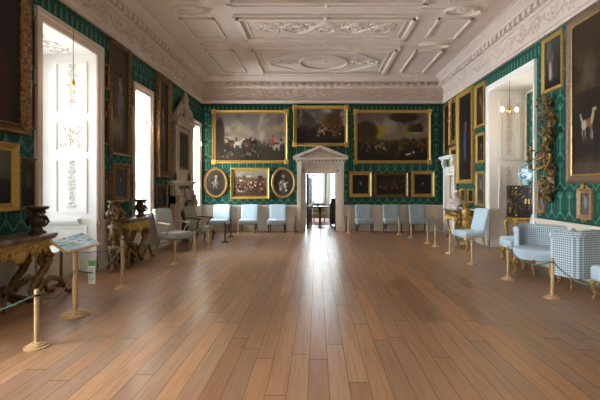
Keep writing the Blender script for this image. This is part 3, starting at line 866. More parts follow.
A = Art(1.9, 1.4, 31, 90).fill('#857a74').grad(.4, 1, '#625c5c').cloud('#a1968c', .5, 5, .45, 1).cloud('#504a46', .55, 6, .5, 1).ground(.55, .10, '#4a3a26').ground(.42, .06, '#2f2519')
A.blob(.75, .62, .28, .26, '#5a4225').cloud('#7a5a30', .5, 6, .35, .8, 6, .6).crowd(.35, .95, .22, .5, 36, ['#6e5030', '#3a2a1a', '#8b7350', '#251a12'], .03).horse(.52, .36, .9, '#9c8a72').horse(.78, .32, .9, '#7a4e2a', -1).ground(.14, .04, '#1f1810')
picB(-.86, 1.13, 3.08, 4.56, 'landscape_painting', 'gilt-framed stormy landscape hung high, directly above the doorway pediment', 'painting', A, .12, .09, .085, gain=1.0)
A = Art(2.7, 1.9, 51, 110).fill('#8c7b66').grad(.55, 1, '#6e665f').cloud('#9f9284', .5, 5, .55, 1).cloud('#a88a3e', .5, 4, .42, .75).cloud('#3f382c', .55, 6, .6, 1)
A.blob(.12, .62, .25, .20, '#4a3c22').blob(.66, .92, .3, .12, '#3b3427').ground(.48, .07, '#57461f').ground(.36, .08, '#2c2213').cloud('#4a3a1e', .5, 5, 0, .4, 6)
A.crowd(.05, .95, .15, .45, 60, ['#4f3b22', '#2a1e12', '#6d5130', '#19120b', '#7c6a4e'], .024).blob(.72, .13, .06, .02, '#cdbfa5', .3).blob(.80, .17, .02, .02, '#d8ccb4').horse(.30, .30, .8, '#8d7756').horse(.92, .34, .8, '#6f4f2c', -1).blob(.38, .26, .02, .03, '#c7b89a').ground(.08, .03, '#17110a')
picB(1.36, 4.14, 2.46, 4.40, 'landscape_painting', 'large gilt-framed battle landscape with golden sky, right of the doorway pediment', 'painting', A, .11, .09, .085, gain=.95)
A = Art(1.4, 1.1, 71, 90).fill('#7b6c5c').grad(.5, 1, '#8f8b7e').cloud('#a59f90', .5, 5, .6, 1).ground(.75, .05, '#6b5a45').cloud('#3d3528', .5, 6, .4, .8).ground(.45, .05, '#5c4636')
A.crowd(.05, .95, .12, .62, 70, ['#8e4438', '#c2a58c', '#4c3022', '#d9c6b0', '#6a3a2c', '#33281e', '#8a7660'], .035).blob(.45, .78, .12, .03, '#b9b09a').ground(.1, .03, '#53423a')
picB(-3.14, -1.72, 1.16, 2.30, 'figure_painting', 'gilt-framed crowded figure scene hung between the two oval portraits', 'painting', A, .11, .08)
def oval(xc, zc, rx, rz_, label, art):
    t = thing('oval_portrait', label, 'painting', (xc, D-.001, zc), 0, 'oval portraits on the back wall')
    mb = MB(); n = 48; fw = .10
    P = [(((rx-fw)*math.cos(2*PI*i/n), 0, (rz_-fw)*math.sin(2*PI*i/n)), (math.cos(2*PI*i/n), 0, math.sin(2*PI*i/n)), (0, 1, 0)) for i in range(n)]
    mb.sweep([(0, 0), (0, -.03), (fw*.3, -.03), (fw*.6, -.07), (fw*.9, -.05), (fw, 0)], P, True); mb.obj('frame', mat('oval_frame_gilt', S('#b08a50'), .4, .3, .3, 20, S('#7b5a2c')), t, 50)
    iw, ih = 2*(rx-fw)+.02, 2*(rz_-fw)+.02
    o = canvas(art, iw, ih, t, -.02, True); o.location = (0, 0, -ih/2)
    MB().prism([((rx-fw)*1.01*math.cos(2*PI*i/n), (rz_-fw)*1.01*math.sin(2*PI*i/n)) for i in range(n)], -.015, 0).obj('backing', CHAIRW, t, 0)
A = Art(1, 1.2, 81, 60).fill('#4c4038').cloud('#5f5046', .5, 4).blob(.52, .30, .2, .28, '#3a322e').blob(.52, .72, .06, .08, '#b09a84').crowd(.35, .7, .25, .7, 26, ['#8f8376', '#b8ab98', '#5c5148', '#3a322c'], .05)
oval(-3.69, 1.755, .45, .565, 'oval gilt-framed portrait nearest the corner window on the back wall', A)
A = Art(1, 1.2, 91, 60).fill('#453a33').cloud('#584a40', .5, 4).blob(.5, .3, .2, .26, '#5e5650').blob(.5, .75, .05, .07, '#a58d78').crowd(.3, .75, .2, .65, 26, ['#8a7f74', '#c0b5a4', '#4e443c', '#332b26'], .05)
oval(-1.23, 1.755, .45, .565, 'oval gilt-framed portrait beside the left side of the doorway', A)
def portrait(w_, h, seed, face=(.5, .72), cl='#2c2420', bg='#231b15', skin='#a9825f', k=1.0, extra=None):
    A = Art(w_, h, seed, 64).fill(bg).cloud('#3a2e22', .5, 4, base=2, amt=.8)
    A.blob(face[0], face[1]-.36*k, .26*k*A.asp**.5, .3*k, cl).blob(face[0], face[1]-.09*k, .09*k, .07*k, cl).blob(face[0], face[1], .055*k, .085*k, skin).blob(face[0], face[1]+.07*k, .07*k, .05*k, '#241a12')
    A.blob(face[0], face[1]-.10*k, .05*k, .02*k, '#b9ab98')
    if extra: extra(A)
    return A
picB(1.17, 2.0, 1.23, 2.16, 'portrait_painting', 'small dark bust portrait in gilt frame just right of the doorway', 'painting', portrait(.8, .9, 101, (.5, .62), '#15100d', '#1b1512', '#a58068', 1.1), .13, .08)
A = Art(1.2, .9, 111, 80).fill('#35291c').cloud('#55422a', .5, 5).ground(.4, .05, '#2c2015').crowd(.1, .9, .2, .7, 40, ['#6a4a2c', '#3b2b1a', '#7d5a38', '#20160d'], .04).blob(.65, .45, .08, .12, '#6e3a24')
picB(2.08, 3.32, 1.23, 2.14, 'figure_painting', 'dark-framed dim figure scene between two small portraits right of the doorway', 'painting', A, .10, .08, m=GILTD)
picB(3.43, 4.28, 1.23, 2.18, 'portrait_painting', 'small very dark portrait in gilt frame nearest the right back corner', 'painting', portrait(.8, .9, 121, (.5, .62), '#0f0c0a', '#14100d', '#5c4434', 1.0), .12, .08)

# left wall, nearest first
def drape(A): A.blob(.72, .42, .02, .30, '#7e756e', .12).blob(.8, .2, .1, .3, '#4a2b1a')
picL(4.2, 6.22, 2.33, 4.62, 'portrait_painting', 'huge dark full-length portrait cut by the left edge of the picture', 'painting', portrait(2, 2.2, 131, (.35, .75), '#3a1f14', '#2a1811', k=1.1, extra=drape), .15, .12, m=GILTD)
picL(6.235, 6.47, 3.35, 4.12, 'portrait_painting', 'narrow upright painting high up between huge portrait and bright bay opening', 'painting', portrait(.3, .8, 141, bg='#4a352a', cl='#6a4b3c'), .05, .04, m=GILTD)
picL(6.235, 6.47, 2.45, 3.12, 'portrait_painting', 'narrow brownish upright painting at mid height beside the bright bay opening', 'painting', portrait(.3, .7, 142, bg='#5a463a', cl='#4a342a'), .05, .04, m=GILTD)
A = Art(1.4, 1, 151, 70).fill('#5a5644').grad(.4, 1, '#6a6a5a').ground(.5, .1, '#2a2a1c').ground(.3, .05, '#1a160e')
picL(4.55, 6.02, 1.27, 2.2, 'landscape_painting', 'dark landscape in gilt frame above the near console, cut by left edge', 'painting', A, .11, .08, m=GILTF)
A = Art(.45, .9, 161, 64).fill('#3a342a').grad(.5, 1, '#4e483a').ground(.4, .1, '#1e1a12').blob(.6, .6, .12, .2, '#5c5442')
picL(6.07, 6.46, 1.27, 2.02, 'landscape_painting', 'small upright dark landscape above carved stand beside the bright bay', 'painting', A, .055, .05, m=GILTD)
def fig(A): A.blob(.55, .62, .035, .05, '#a08a76').blob(.55, .45, .07, .14, '#7b7678').blob(.6, .25, .05, .2, '#66605c')
picL(8.74, 9.66, 2.26, 4.62, 'portrait_painting', 'tall full-length portrait between the bright bay and the second window', 'painting', portrait(.9, 2.3, 171, (.5, .7), '#5c5250', '#54443a', k=.5, extra=fig), .07, .07, m=GILTD)
picL(8.50, 8.72, 3.55, 4.05, 'portrait_painting', 'tiny gilt-framed picture high beside the tall full-length portrait', 'painting', portrait(.25, .5, 181), .035, .03, m=GILT)
picL(8.50, 8.72, 2.45, 3.35, 'portrait_painting', 'slim upright picture just left of the tall full-length portrait', 'painting', portrait(.25, .9, 182, bg='#3a2f2a'), .035, .03, m=GILTD)
picL(8.83, 9.64, 1.28, 2.10, 'portrait_painting', 'pale bust portrait in gilt frame hung below the tall full-length portrait', 'painting', portrait(.8, .8, 191, (.5, .66), '#4f5964', '#5a544c', '#a08c80', 1.0), .12, .07, m=GILTD)
picL(8.50, 8.78, 1.35, 1.92, 'portrait_painting', 'small upright picture low on the wall just past the bright bay', 'painting', portrait(.28, .55, 192, bg='#4a3c34', cl='#6c5b50'), .04, .04, m=GILTD)
picL(9.67, 9.82, 1.35, 1.92, 'portrait_painting', 'slim low picture hung against the second window surround', 'painting', portrait(.2, .55, 193, bg='#4a3c34'), .03, .04, m=GILTD)
picL(9.68, 9.82, 3.42, 4.0, 'portrait_painting', 'slim dark picture high against the second window surround', 'painting', portrait(.2, .55, 194, bg='#3a2a20'), .03, .05, m=GILTD)
picL(11.22, 12.2, 1.86, 4.58, 'portrait_painting', 'tall portrait in broad antique gilt frame between second window and fireplace', 'painting', portrait(1, 2.7, 195, (.5, .7), '#3d4347', '#4b453c', k=.5, extra=fig), .16, .14, m=GILTD)
picL(11.25, 12.1, 1.0, 1.68, 'portrait_painting', 'dark low portrait behind the grey armchair beside the fireplace', 'painting', portrait(.8, .7, 196, (.5, .6), '#3c2a22', '#33231b'), .07, .05, m=GILTD)
# overmantel picture belongs to its own frame
A = Art(.9, 1.1, 197, 60).fill('#55503f').grad(.5, 1, '#4a4b3e').ground(.4, .1, '#3c5a4c').cloud('#2c2a20', .5, 5)
t = picture('landscape_painting', 'dull landscape set into the carved overmantel above the fireplace shelf', 'painting', .90, 1.10, (XL+.102, ym, 2.14), PI/2, A, .06, .03, m=GILTD)

# right wall, farthest first
picR(15.05, 15.68, 2.8, 4.55, 'portrait_painting', 'dark framed portrait high in the right back corner above the doorcase', 'painting', portrait(.6, 1.7, 201, (.5, .7), k=.5), .08, .07, m=GILTD)
picR(14.2, 14.98, 3.02, 4.60, 'portrait_painting', 'ornate carved gilt frame high between corner portrait and tall portrait', 'painting', portrait(.7, 1.5, 202, (.5, .7), k=.5), .17, .09, m=GILT, orn=1)
picR(14.2, 14.98, 2.08, 2.95, 'portrait_painting', 'middle gilt frame of the column left of the tall right-wall portrait', 'painting', portrait(.7, .8, 203, (.5, .65), bg='#4a3f2c'), .10, .07)
picR(14.2, 14.95, 1.22, 2.0, 'portrait_painting', 'small brown portrait hung lowest, behind the marble bust', 'painting', portrait(.7, .8, 204, (.5, .65), '#57494a', '#5a4a3e'), .08, .06, m=GILTD)
def robe(A): A.blob(.5, .6, .03, .04, '#8a6a50').blob(.45, .42, .06, .2, '#4c5a78').blob(.62, .35, .06, .3, '#3f2a18')
picR(12.70, 14.12, 1.70, 4.58, 'portrait_painting', 'tall full-length dark portrait in thick gilt frame on the far right wall', 'painting', portrait(1.4, 2.8, 205, (.5, .66), '#2c2419', '#2a2013', k=.5, extra=robe), .13, .11)
A = Art(.8, 1.2, 206, 60).fill('#3d2c20').cloud('#6a5a48', .5, 5).blob(.5, .55, .08, .25, '#8a7a68', .2).blob(.45, .35, .12, .2, '#54352a')
picR(11.85, 12.58, 3.28, 4.52, 'portrait_painting', 'upright gilt-framed picture high beside the right bay, topmost of three', 'painting', A, .09, .08)
picR(11.85, 12.50, 2.27, 3.12, 'portrait_painting', 'upright gilt-framed picture beside the right bay, middle of three', 'painting', portrait(.6, .8, 207, (.5, .65), '#4d3a30', '#30241a'), .08, .07)
A = Art(.6, 1, 208, 60).fill('#6a6460').cloud('#4c4846', .5, 5).blob(.5, .5, .1, .3, '#7f7a78').blob(.4, .3, .15, .2, '#3d3c40')
picR(11.85, 12.52, 1.05, 2.05, 'portrait_painting', 'greyish upright gilt-framed picture beside the right bay, lowest of three', 'painting', A, .08, .07)
for (ya, yb, lb) in ((12.75, 13.25, 'nearer of two tiny gilt pictures under the tall right-wall portrait'), (13.45, 13.95, 'farther of two tiny gilt pictures under the tall right-wall portrait')):
    picR(ya, yb, 1.12, 1.55, 'small_picture', lb, 'painting', portrait(.4, .4, int(ya*10), (.5, .6), '#4f4238', '#4a3c30'), .06, .05)
A = Art(.75, 1.1, 209, 70).fill('#38362f').grad(.4, 1, '#4d4f4b').cloud('#6a6a64', .52, 6).blob(.45, .45, .12, .28, '#66605a').blob(.35, .35, .06, .2, '#9a948c').blob(.62, .4, .09, .22, '#4a3a30').ground(.15, .05, '#26211b')
picR(8.12, 8.86, 3.48, 4.58, 'figure_painting', 'gilt-framed grey figure picture hung high beside the gilt wall carving', 'painting', A, .075, .05, gain=1.05)
A = Art(2.9, 2.9, 211, 130).fill('#3a2c18').grad(.5, 1, '#4d3f2e').cloud('#5e5140', .5, 4, .55, 1).cloud('#4a3f28', .5, 4, 0, .8, 2).ground(.52, .08, '#332715').ground(.12, .04, '#55493e').cloud('#6a5c50', .5, 3, 0, .15)
for q, c in ((0, '#a2988a'),):
    A.blob(.17, .33, .055, .030, '#80603f').blob(.125, .32, .028, .035, '#aaa090').blob(.215, .36, .016, .045, '#a8977c', -.3).blob(.235, .41, .024, .013, '#a89474').blob(.095, .37, .006, .035, '#c9c0b0', .3)
    for x in (.11, .14, .20, .215): A.blob(x, .26, .005, .06, c, .12, 1.5)
A.blob(.6, .45, .12, .35, '#2c1f14').blob(.62, .8, .04, .05, '#8a6a52')
picR(5.1, 7.97, 1.66, 4.62, 'hunting_painting', 'huge dark painting with pale spotted hound, cut by the right edge', 'painting', A, .17, .07, m=BROWNF, slip=GILT2)
picR(8.77, 9.10, 1.08, 1.68, 'small_picture', 'small gilt-framed picture low beside the right bay opening', 'painting', Art(.3, .6, 213, 40).fill('#6f6a68').cloud('#3c3a3c', .5, 6).blob(.6, .55, .1, .3, '#9a9896'), .065, .05, m=TANF, cartouche=1)
picR(7.25, 7.66, 1.04, 1.58, 'small_picture', 'small gilt-framed picture low beneath the huge hound painting', 'painting', Art(.3, .6, 214, 40).fill('#67625f').cloud('#3c3a3c', .5, 6).blob(.5, .55, .1, .3, '#8a8886'), .085, .05, m=TANF, cartouche=1)

# ------------------------------------------------------------------ carved gilt wall ornament, right wall
GO = thing('wall_carving', 'large carved gilt foliage ornament with candle branches on right wall', 'ornament', (XR-.005, 8.46, 1.3), -PI/2)
rn = random.Random(5)
def curl(mb, x, z, a, L, r, dpt, sg):
    pts = []; rd = []; N = 12; hx, hz, an = x, z, a
    for i in range(N):
        t = i/(N-1); pts.append((hx, -.05 - dpt*math.sin(PI*t*.8), hz)); rd.append(r*(.55+.7*math.sin(PI*min(1, t*1.1+.1)))*(1-.5*t))
        an += sg*(.08+.75*t*t); hx += math.cos(an)*L/N; hz += math.sin(an)*L/N
    mb.tube(pts, rd, 6, flat=.6)
mb = MB()
spine = [(-.02 + .10*math.sin(k*.9), -.10 - .03*math.sin(k*1.7), .15 + k*.155) for k in range(13)]
mb.tube(spine, [.02, .03, .035, .04, .05, .045, .055, .05, .04, .04, .035, .03, .02], 8)
for k in range(13):
    x, y, z = spine[k]
    for s_ in (-1, 1):
        curl(mb, x, z, PI/2 - s_*rn.uniform(.6, 1.4), rn.uniform(.30, .55)*(1 if 2 < k < 11 else .7), .024, rn.uniform(.05, .16), -s_)
    for s_ in range(9):
        Mx = frame3((x+rn.uniform(-.17, .17), y-.02+rn.uniform(-.05, .04), z+rn.uniform(-.08, .08)), (1, 0, 0), (0, 0, 1), (0, -1, 0))
        leaf(mb, 0, 0, rn.uniform(0, 6.3), rn.uniform(.10, .2), .035, .05, Mx)
mb.obj('foliage', GILTC, GO, 60)
mb = MB()
for z in (.05, .13, .21): mb.ell((-.02, -.08, z), (.05, .045, .06))
for k in range(6): leaf(mb, 0, 0, k*1.05, .12, .04, .05, frame3((-.02, -.1, .12), (1, 0, 0), (0, 0, 1), (0, -1, 0)))
mb.obj('pendant_drop', GILTC, GO, 60)
for s_, z0 in ((-1, .75), (1, .75), (-1, .95)):
    mb = MB(); L = .42 if z0 < .9 else .3
    mb.tube([(0, -.1, z0), (s_*L*.4, -.26, z0-.12), (s_*L*.8, -.32, z0-.08), (s_*L, -.30, z0+.06)], [.018, .02, .016, .014], 8)
    mb.lathe([(.015, 0), (.06, .03), (.065, .045), (.02, .05), (.025, .12), (.0, .13)], 12, M=Matrix.Translation((s_*L, -.30, z0+.05)))
    mb.obj('candle_branch', GILT, GO, 50)
mb = MB(); mb.ell((-.02, -.14, 1.25), (.05, .05, .11)); mb.ell((-.02, -.15, 1.40), (.035, .035, .045))
mb.tube([(-.02, -.13, 1.28), (.10, -.17, 1.36), (.16, -.14, 1.48)], [.03, .02, .012], 6); mb.tube([(-.02, -.13, 1.2), (-.10, -.17, 1.08), (-.06, -.15, .96)], [.035, .026, .014], 6)
mb.obj('figure', GILTC, GO, 60)

# ------------------------------------------------------------------ doorcase in right back corner
mb = MB()
x = XR
for ya, yb in ((14.35, 14.5), (15.45, 15.6)):
    mb.box(x-.09, x, ya, yb, 0, 2.3); mb.box(x-.11, x, ya-.02, yb+.02, 0, .2)
    mb.box(x-.13, x, ya-.02, yb+.02, 2.3, 2.40)
    Mz = frame3((x-.13, ya, 2.42), (1, 0, 0), (0, 0, 1), (0, 1, 0))
    mb.rbox(x-.15, x, ya-.03, yb+.03, 2.40, 2.56, .03, 2); scroll(mb, 0, 0, .07, 1.4, 1, 0, .03, Mz)
mb.box(x-.06, x, 14.5, 15.45, 2.0, 2.3)
mb.box(x-.18, x, 14.25, 15.7, 2.56, 2.61); mb.box(x-.22, x, 14.2, 15.75, 2.61, 2.67)
trim(mb, WHITE, 25)
mb = MB(); mb.box(x-.03, x, 14.5, 15.45, 0, 2.0); struct(mb.obj('door_2', CREAM, smooth=0))
# ------------------------------------------------------------------ console tables
def console(label, loc, L=1.45, dep=.48, H=.96, reach=(.36, .78)):
    t = thing('console_table', label, 'table', loc, PI/2, 'carved gilt console tables on the left wall')
    mb = MB(); mb.rbox(-L/2, L/2, -dep, -.02, H-.05, H, .012, 2); mb.rbox(-L/2+.02, L/2-.02, -dep+.02, -.02, H-.075, H-.05, .006, 1)
    mb.obj('marble_top', TOPM, t)
    mb = MB()
    mb.rbox(-L/2+.05, L/2-.05, -dep+.05, -.03, H-.19, H-.075, .015, 2)
    Mx = frame3((-L/2+.06, -dep+.045, H-.13), (1, 0, 0), (0, 0, 1), (0, -1, 0)); rinceau(mb, L-.12, .10, Mx, .25, .010)
    for s_ in (-1, 1):
        Ms = frame3((s_*(L/2-.05), -.06, H-.13), (0, -1, 0), (0, 0, 1), (s_, 0, 0)); rinceau(mb, dep-.12, .10, Ms, .25, .010)
    for k in range(9):          # pierced apron of leaves
        u = -1 + k/4; zz = H-.19
        Mx = frame3((u*(L/2-.2), -dep+.06, zz), (1, 0, 0), (0, 0, 1), (0, -1, 0)); leaf(mb, 0, 0, -PI/2, .09, .045, .04, Mx)
        scroll(mb, .03, -.01, .035, 1.3, 1 if k % 2 else -1, 0, .014, Mx)
    mb.ell((0, -dep+.05, H-.24), (.11, .05, .09)); mb.obj('apron', GILTF, t, 60)
    for s_ in (-1, 1):          # great S scroll legs ending in outward paws
        for yy, nm in ((-dep+.09, 'front'), (-.10, 'rear')):
            mb = MB(); x0 = s_*(L/2-.22)
            P = [(x0, yy, H-.18), (x0+s_*.10, yy, H-.26), (x0+s_*.13, yy, H-.38), (x0+s_*.04, yy, H-.50), (x0-s_*.12, yy, H-.60), (x0-s_*.22, yy, H-.72), (x0-s_*.20, yy, H-.84), (x0-s_*.10, yy, .06)]
            mb.tube(P, [.045, .06, .068, .052, .042, .04, .04, .05], 8)
            Mx = frame3((x0+s_*.02, yy, H-.34), (1, 0, 0), (0, 0, 1), (0, -1, 0)); scroll(mb, 0, 0, .10, 1.5, -s_, 0, .032, Mx, 6)
            for k in range(3): leaf(mb, 0, 0, k*1.1, .11, .05, .06, frame3((x0+s_*.06, yy-.06, H-.3-.05*k), (1, 0, 0), (0, 0, 1), (0, -1, 0)))
            rc = reach[0] if s_ < 0 else reach[1]
            P = [(x0-s_*.20, yy, .14), (x0-s_*.06, yy, .26), (x0+s_*.12*rc/.5, yy, .33), (x0+s_*.30*rc/.6, yy, .27), (x0+s_*.40*rc/.6, yy, .14), (x0+s_*.44*rc/.6, yy, .05), (x0+s_*.54*rc/.6, yy, .03), (x0+s_*rc, yy, .045)]
            mb.tube(P, [.038, .042, .046, .042, .03, .026, .032, .018], 8)
            for k in range(3): mb.ell((x0+s_*.52*rc/.6, yy+(k-1)*.03, .026), (.05, .018, .026))
            mb.obj('leg', GILTD, t, 60)
    mb = MB()
    mb.tube([(-.5, -dep+.1, .22), (-.25, -dep+.1, .12), (0, -dep/2, .26), (.25, -dep+.1, .12), (.5, -dep+.1, .22)], [.03, .045, .05, .045, .03], 8)
    mb.ell((0, -dep/2, .28), (.07, .07, .09))
    mb.obj('stretcher', BRONZE, t, 60)
    return t
console('heavily carved gilt console table with marble top, beside the bright bay, cut by left edge', (XL+.05, 5.42, 0))
console('heavily carved gilt console table with marble top before the second window', (XL+.05, 9.12, 0), 1.08, .46, reach=(.20, .62))
def torchere(label, loc, m, H=1.34, rz=0, s=1.0):
    t = thing('torchere', label, 'candle stand', loc, rz, 'carved torcheres beside the left console tables')
    MB().lathe([(.05, H-.12), (.07, H-.09), (.05, H-.075), (.12, H-.05), (.145, H-.03), (.15, H-.01), (.14, H)], 20).obj('top', m, t)
    mb = MB().lathe([(.11, .34), (.12, .40), (.06, .46), (.05, .55), (.09, .66), (.11, .78), (.08, .90), (.06, .98), (.10, 1.08), (.11, 1.14), (.05, H-.11)], 16)
    r2 = random.Random(3)
    for k in range(26):
        a = k*2.4; z = .42 + k*.03; r = .09
        leaf(mb, 0, 0, PI/2 + r2.uniform(-.5, .5), .13, .04, .05, frame3((r*math.cos(a), r*math.sin(a), z), (-math.sin(a), math.cos(a), 0), (0, 0, 1), (math.cos(a), math.sin(a), 0)))
    for k in range(3):
        a = k*2*PI/3; Mr = Matrix.Rotation(a, 4, 'Z')
        mb.tube([(.06, 0, .98), (.14, 0, 1.0), (.17, 0, 1.10), (.10, 0, 1.2)], [.02, .03, .03, .015], 6, Mr)
    mb.obj('stem', m, t, 60)
    for k in range(3):
        a = k*2*PI/3 + .6; Mr = Matrix.Rotation(a, 4, 'Z')
        mb = MB().tube([(.03, 0, .42), (.14, 0, .44), (.17, 0, .34), (.14, 0, .22), (.15, 0, .10), (.19, 0, .04), (.23, 0, .035)], [.04, .05, .05, .04, .035, .035, .02], 8, Mr)
        scroll(mb, 0, 0, .06, 1.3, 1, 0, .02, Mr @ frame3((.17, 0, .40), (1, 0, 0), (0, 0, 1), (0, -1, 0)))
        mb.obj('leg', m, t, 60)
    return t
torchere('bright gilt carved torchere on near side of the second console', (-3.86, 8.30, 0), GILTC)
def urn(label, loc):
    t = thing('carved_stand', label, 'ornament', loc, .4, 'dark carved stands on the left console tables')
    mb = MB().lathe([(.11, 0), (.11, .025), (.07, .04), (.06, .08), (.10, .14), (.105, .18), (.06, .24), (.05, .28), (.08, .31)], 18)
    for k in range(14):
        a = k*2.4; z = .07+k*.014
        leaf(mb, 0, 0, PI/2, .09, .035, .04, frame3((.075*math.cos(a), .075*math.sin(a), z), (-math.sin(a), math.cos(a), 0), (0, 0, 1), (math.cos(a), math.sin(a), 0)))
    for k in range(4):
        Mr = Matrix.Rotation(k*PI/2, 4, 'Z'); mb.tube([(.05, 0, .24), (.10, 0, .22), (.13, 0, .16), (.10, 0, .10)], [.018, .022, .022, .012], 6, Mr)
    mb.obj('body', BRONZE, t, 60)
    MB().lathe([(.08, .30), (.10, .32), (.135, .335), (.145, .355), (.14, .37), (.05, .372)], 24).obj('top', BRONZE, t)
urn('dark carved stand on top of the near console table against the bright bay', (-3.87, 6.00, .9615))
urn('dark carved stand on top of the second console against the second window', (-3.86, 9.50, .9615))

# ------------------------------------------------------------------ barrier posts, ropes, lectern
def post(label, x, y, h=.58, m=OAK, first=[]):
    if first and h == .58 and m is OAK:
        return dup(first[0], (x, y, 0), 0, label)
    t = thing('barrier_post', label, 'barrier post', (x, y, 0), 0, 'round-based wooden barrier posts')
    MB().lathe([(.115, 0), (.115, .012), (.105, .016), (.085, .018), (.085, .030), (.075, .034), (.055, .036), (.055, .048), (.03, .055)], 24).obj('base', m, t)
    MB().lathe([(.024, .05), (.024, h-.02), (.021, h-.008), (.012, h)], 14).obj('shaft', m, t)
    MB().lathe([(.028, h-.07), (.030, h-.065), (.030, h-.055), (.028, h-.05)], 14).obj('rope_collar', METAL, t)
    if h == .58 and m is OAK: first.append(t)
    return t
PP = {}
def pst(k, label, x, y, **kw): PP[k] = (x, y, kw.get('h', .58)); post(label, x, y, **kw)
pst('a', 'pale wooden post with stepped base, nearest of all, at lower left', -2.80, 4.33)
pst('b', 'taller pale wooden post between the lectern and the second console', -3.08, 6.86, h=.83)
pst('c', 'dark wooden post just behind the sloping lectern near console paw', -4.15, 7.03, m=OAKD, h=.62)
pst('d', 'pale post in front of the grey armchair on the left side', -2.93, 8.95)
pst('e', 'brown post in front of the second left armchair, between two pale posts', -2.80, 9.93)
pst('f', 'pale post standing left of the dark pair near back left chairs', -2.83, 11.3)
pst('g', 'dark wooden post before the first back-wall chair, nearer of dark pair', -2.65, 12.5, m=OAKD)
pst('h', 'dark wooden post before the first back-wall chair, farther of dark pair', -2.76, 13.9, m=OAKD)
pst('i', 'pale post beside the second pale-blue chair left of the doorway', -2.66, 14.72)
pst('j', 'pale post just left of the doorway with its dark partner', -.84, 15.05)
pst('k', 'dark wooden post tight against left side of the doorway', -.76, 15.45, m=OAKD)
pst('l', 'pale post just right of the doorway', 1.10, 15.05)
pst('m', 'dark wooden post tight against right side of the doorway', 1.04, 15.45, m=OAKD)
pst('n', 'pale post before the second chair right of the doorway', 2.77, 14.6)
pst('o', 'pale post before the chair nearest the right back corner', 2.98, 13.7)
pst('p', 'pale post left of the close pair before the right console', 3.15, 12.35)
pst('q', 'pale post standing right against the next one before the right console', 3.18, 11.65)
pst('r', 'pale post directly in front of the right console table', 3.19, 10.40)
pst('s', 'pale post before the covered chair at foot of the right bay', 3.22, 9.00)
pst('t', 'pale post in front of the pale-blue stool by the right bay', 3.32, 7.53)
pst('u', 'pale post in front of the checked armchairs, nearest on right side', 3.39, 6.24)
pst('v', 'pale post just outside the right edge of the picture', 3.45, 4.9)
def rope(a, b, label, sag=.14, z=None, r=.009):
    za, zb = (PP[a][2]-.06, PP[b][2]-.06) if z is None else z
    p = Vector((PP[a][0], PP[a][1], za)); q = Vector((PP[b][0], PP[b][1], zb)); u = (q-p).normalized()
    p += Vector((u.x, u.y, 0))*.03; q -= Vector((u.x, u.y, 0))*.03
    pts = [p.lerp(q, t) - Vector((0, 0, sag*4*t*(1-t))) for t in [k/14 for k in range(15)]]
    tag(MB().tube(pts, r, 6).obj('barrier_rope', ROPE, smooth=60), label, 'rope', 'green barrier ropes')
# lectern
LX, LY = -3.02, 5.41
t = thing('lectern', 'wooden reading stand with sloping board and stepped round base, left foreground', 'lectern', (LX, LY, 0))
MB().lathe([(.175, 0), (.175, .016), (.145, .018), (.145, .034), (.115, .036), (.115, .052), (.085, .054), (.085, .070), (.05, .075)], 28).obj('base', OAK, t)
MB().lathe([(.033, .07), (.033, .80), (.028, .84)], 16).obj('post', OAK, t)
PP['L'] = (LX, LY, .62)
Mb = Matrix.Translation((0, 0, .90)) @ Matrix.Rotation(.27, 4, 'X') @ Matrix.Rotation(-.72, 4, 'Z')
mb = MB().rbox(-.27, .27, -.20, .20, -.012, .012, .004, 1, Mb); mb.box(-.27, .27, -.205, -.19, 0, .03, Mb); mb.box(-.03, .03, -.05, .05, -.07, -.01, Mb); mb.obj('sloping_board', OAK, t)
mleaf, nt, b = newmat('printed_leaflet')
v, x_, y_, z_ = pos(nt, 'obj')
n1 = noise(nt, 5, 3, v); n2 = noise(nt, 22, 3, v)
c = mixc(nt, ((n1-.5)*6+.5).mx(0.0).mn(1.0), S('#c6d3dc'), S('#8fb4c6'))
c = mixc(nt, ((n2-.56)*14.0).mx(0.0).mn(.8), c, S('#5b5550'))
nt.links.new(c, b.inputs['Base Color'])
o = MB().rbox(-.25, .245, -.175, .185, .0135, .019, .002, 1).obj('information_sheet', mleaf); o.matrix_world = Matrix.Translation((LX, LY, 0)) @ Mb
tag(o, 'blue and white printed information sheet lying on the sloping reading stand', 'leaflet')
# hanging card on the rope
card = thing('hanging_card', 'small green and white card hanging from the rope beside the reading stand', 'sign', (-3.045, 5.86, .61), .1)
MB().rbox(-.045, .045, -.003, .003, -.32, 0, .001, 1).obj('card', mat('card_white', S('#d6dacb'), .6), card)
MB().box(-.044, .044, -.005, -.0035, -.075, -.002).obj('green_heading', mat('card_green', S('#5f9a4c'), .6), card, 0)
mb = MB()
for k in range(9): mb.box(-.036, .036-.012*(k % 3), -.005, -.0035, -.11-.021*k, -.118-.021*k)
mb.obj('small_print', mat('print_grey', S('#75786f'), .7), card, 0)
PP['z'] = (-3.45, 3.1, .58)
rope('z', 'a', 'green rope running out of the picture at lower left', .10)
rope('a', 'L', 'green rope sagging from nearest left post to the reading stand', .16)
rope('L', 'b', 'green rope from the reading stand to the taller post, holding card', .17, z=(.56, .66))
rope('c', 'b', 'green rope behind the reading stand, passing before the white bay', .05, z=(.55, .66))
rope('b', 'd', 'green rope from the taller post towards the grey armchair', .08, z=(.74, .52))
rope('d', 'e', 'green rope between the first two posts before the left armchairs', .06)
rope('e', 'f', 'green rope between the second and third posts before left armchairs', .06)
rope('p', 'q', 'green rope joining the close pair of posts right of centre', .05)
rope('q', 'r', 'green rope leading up to the post before the right console', .07)
rope('r', 's', 'green rope between the right console and the covered chair', .10)
rope('s', 't', 'green rope sagging in front of the foot of the right bay', .13)
rope('t', 'u', 'green rope sagging in front of the pale-blue seats on the right', .13)
rope('u', 'v', 'green rope sagging out of the picture at right', .16)

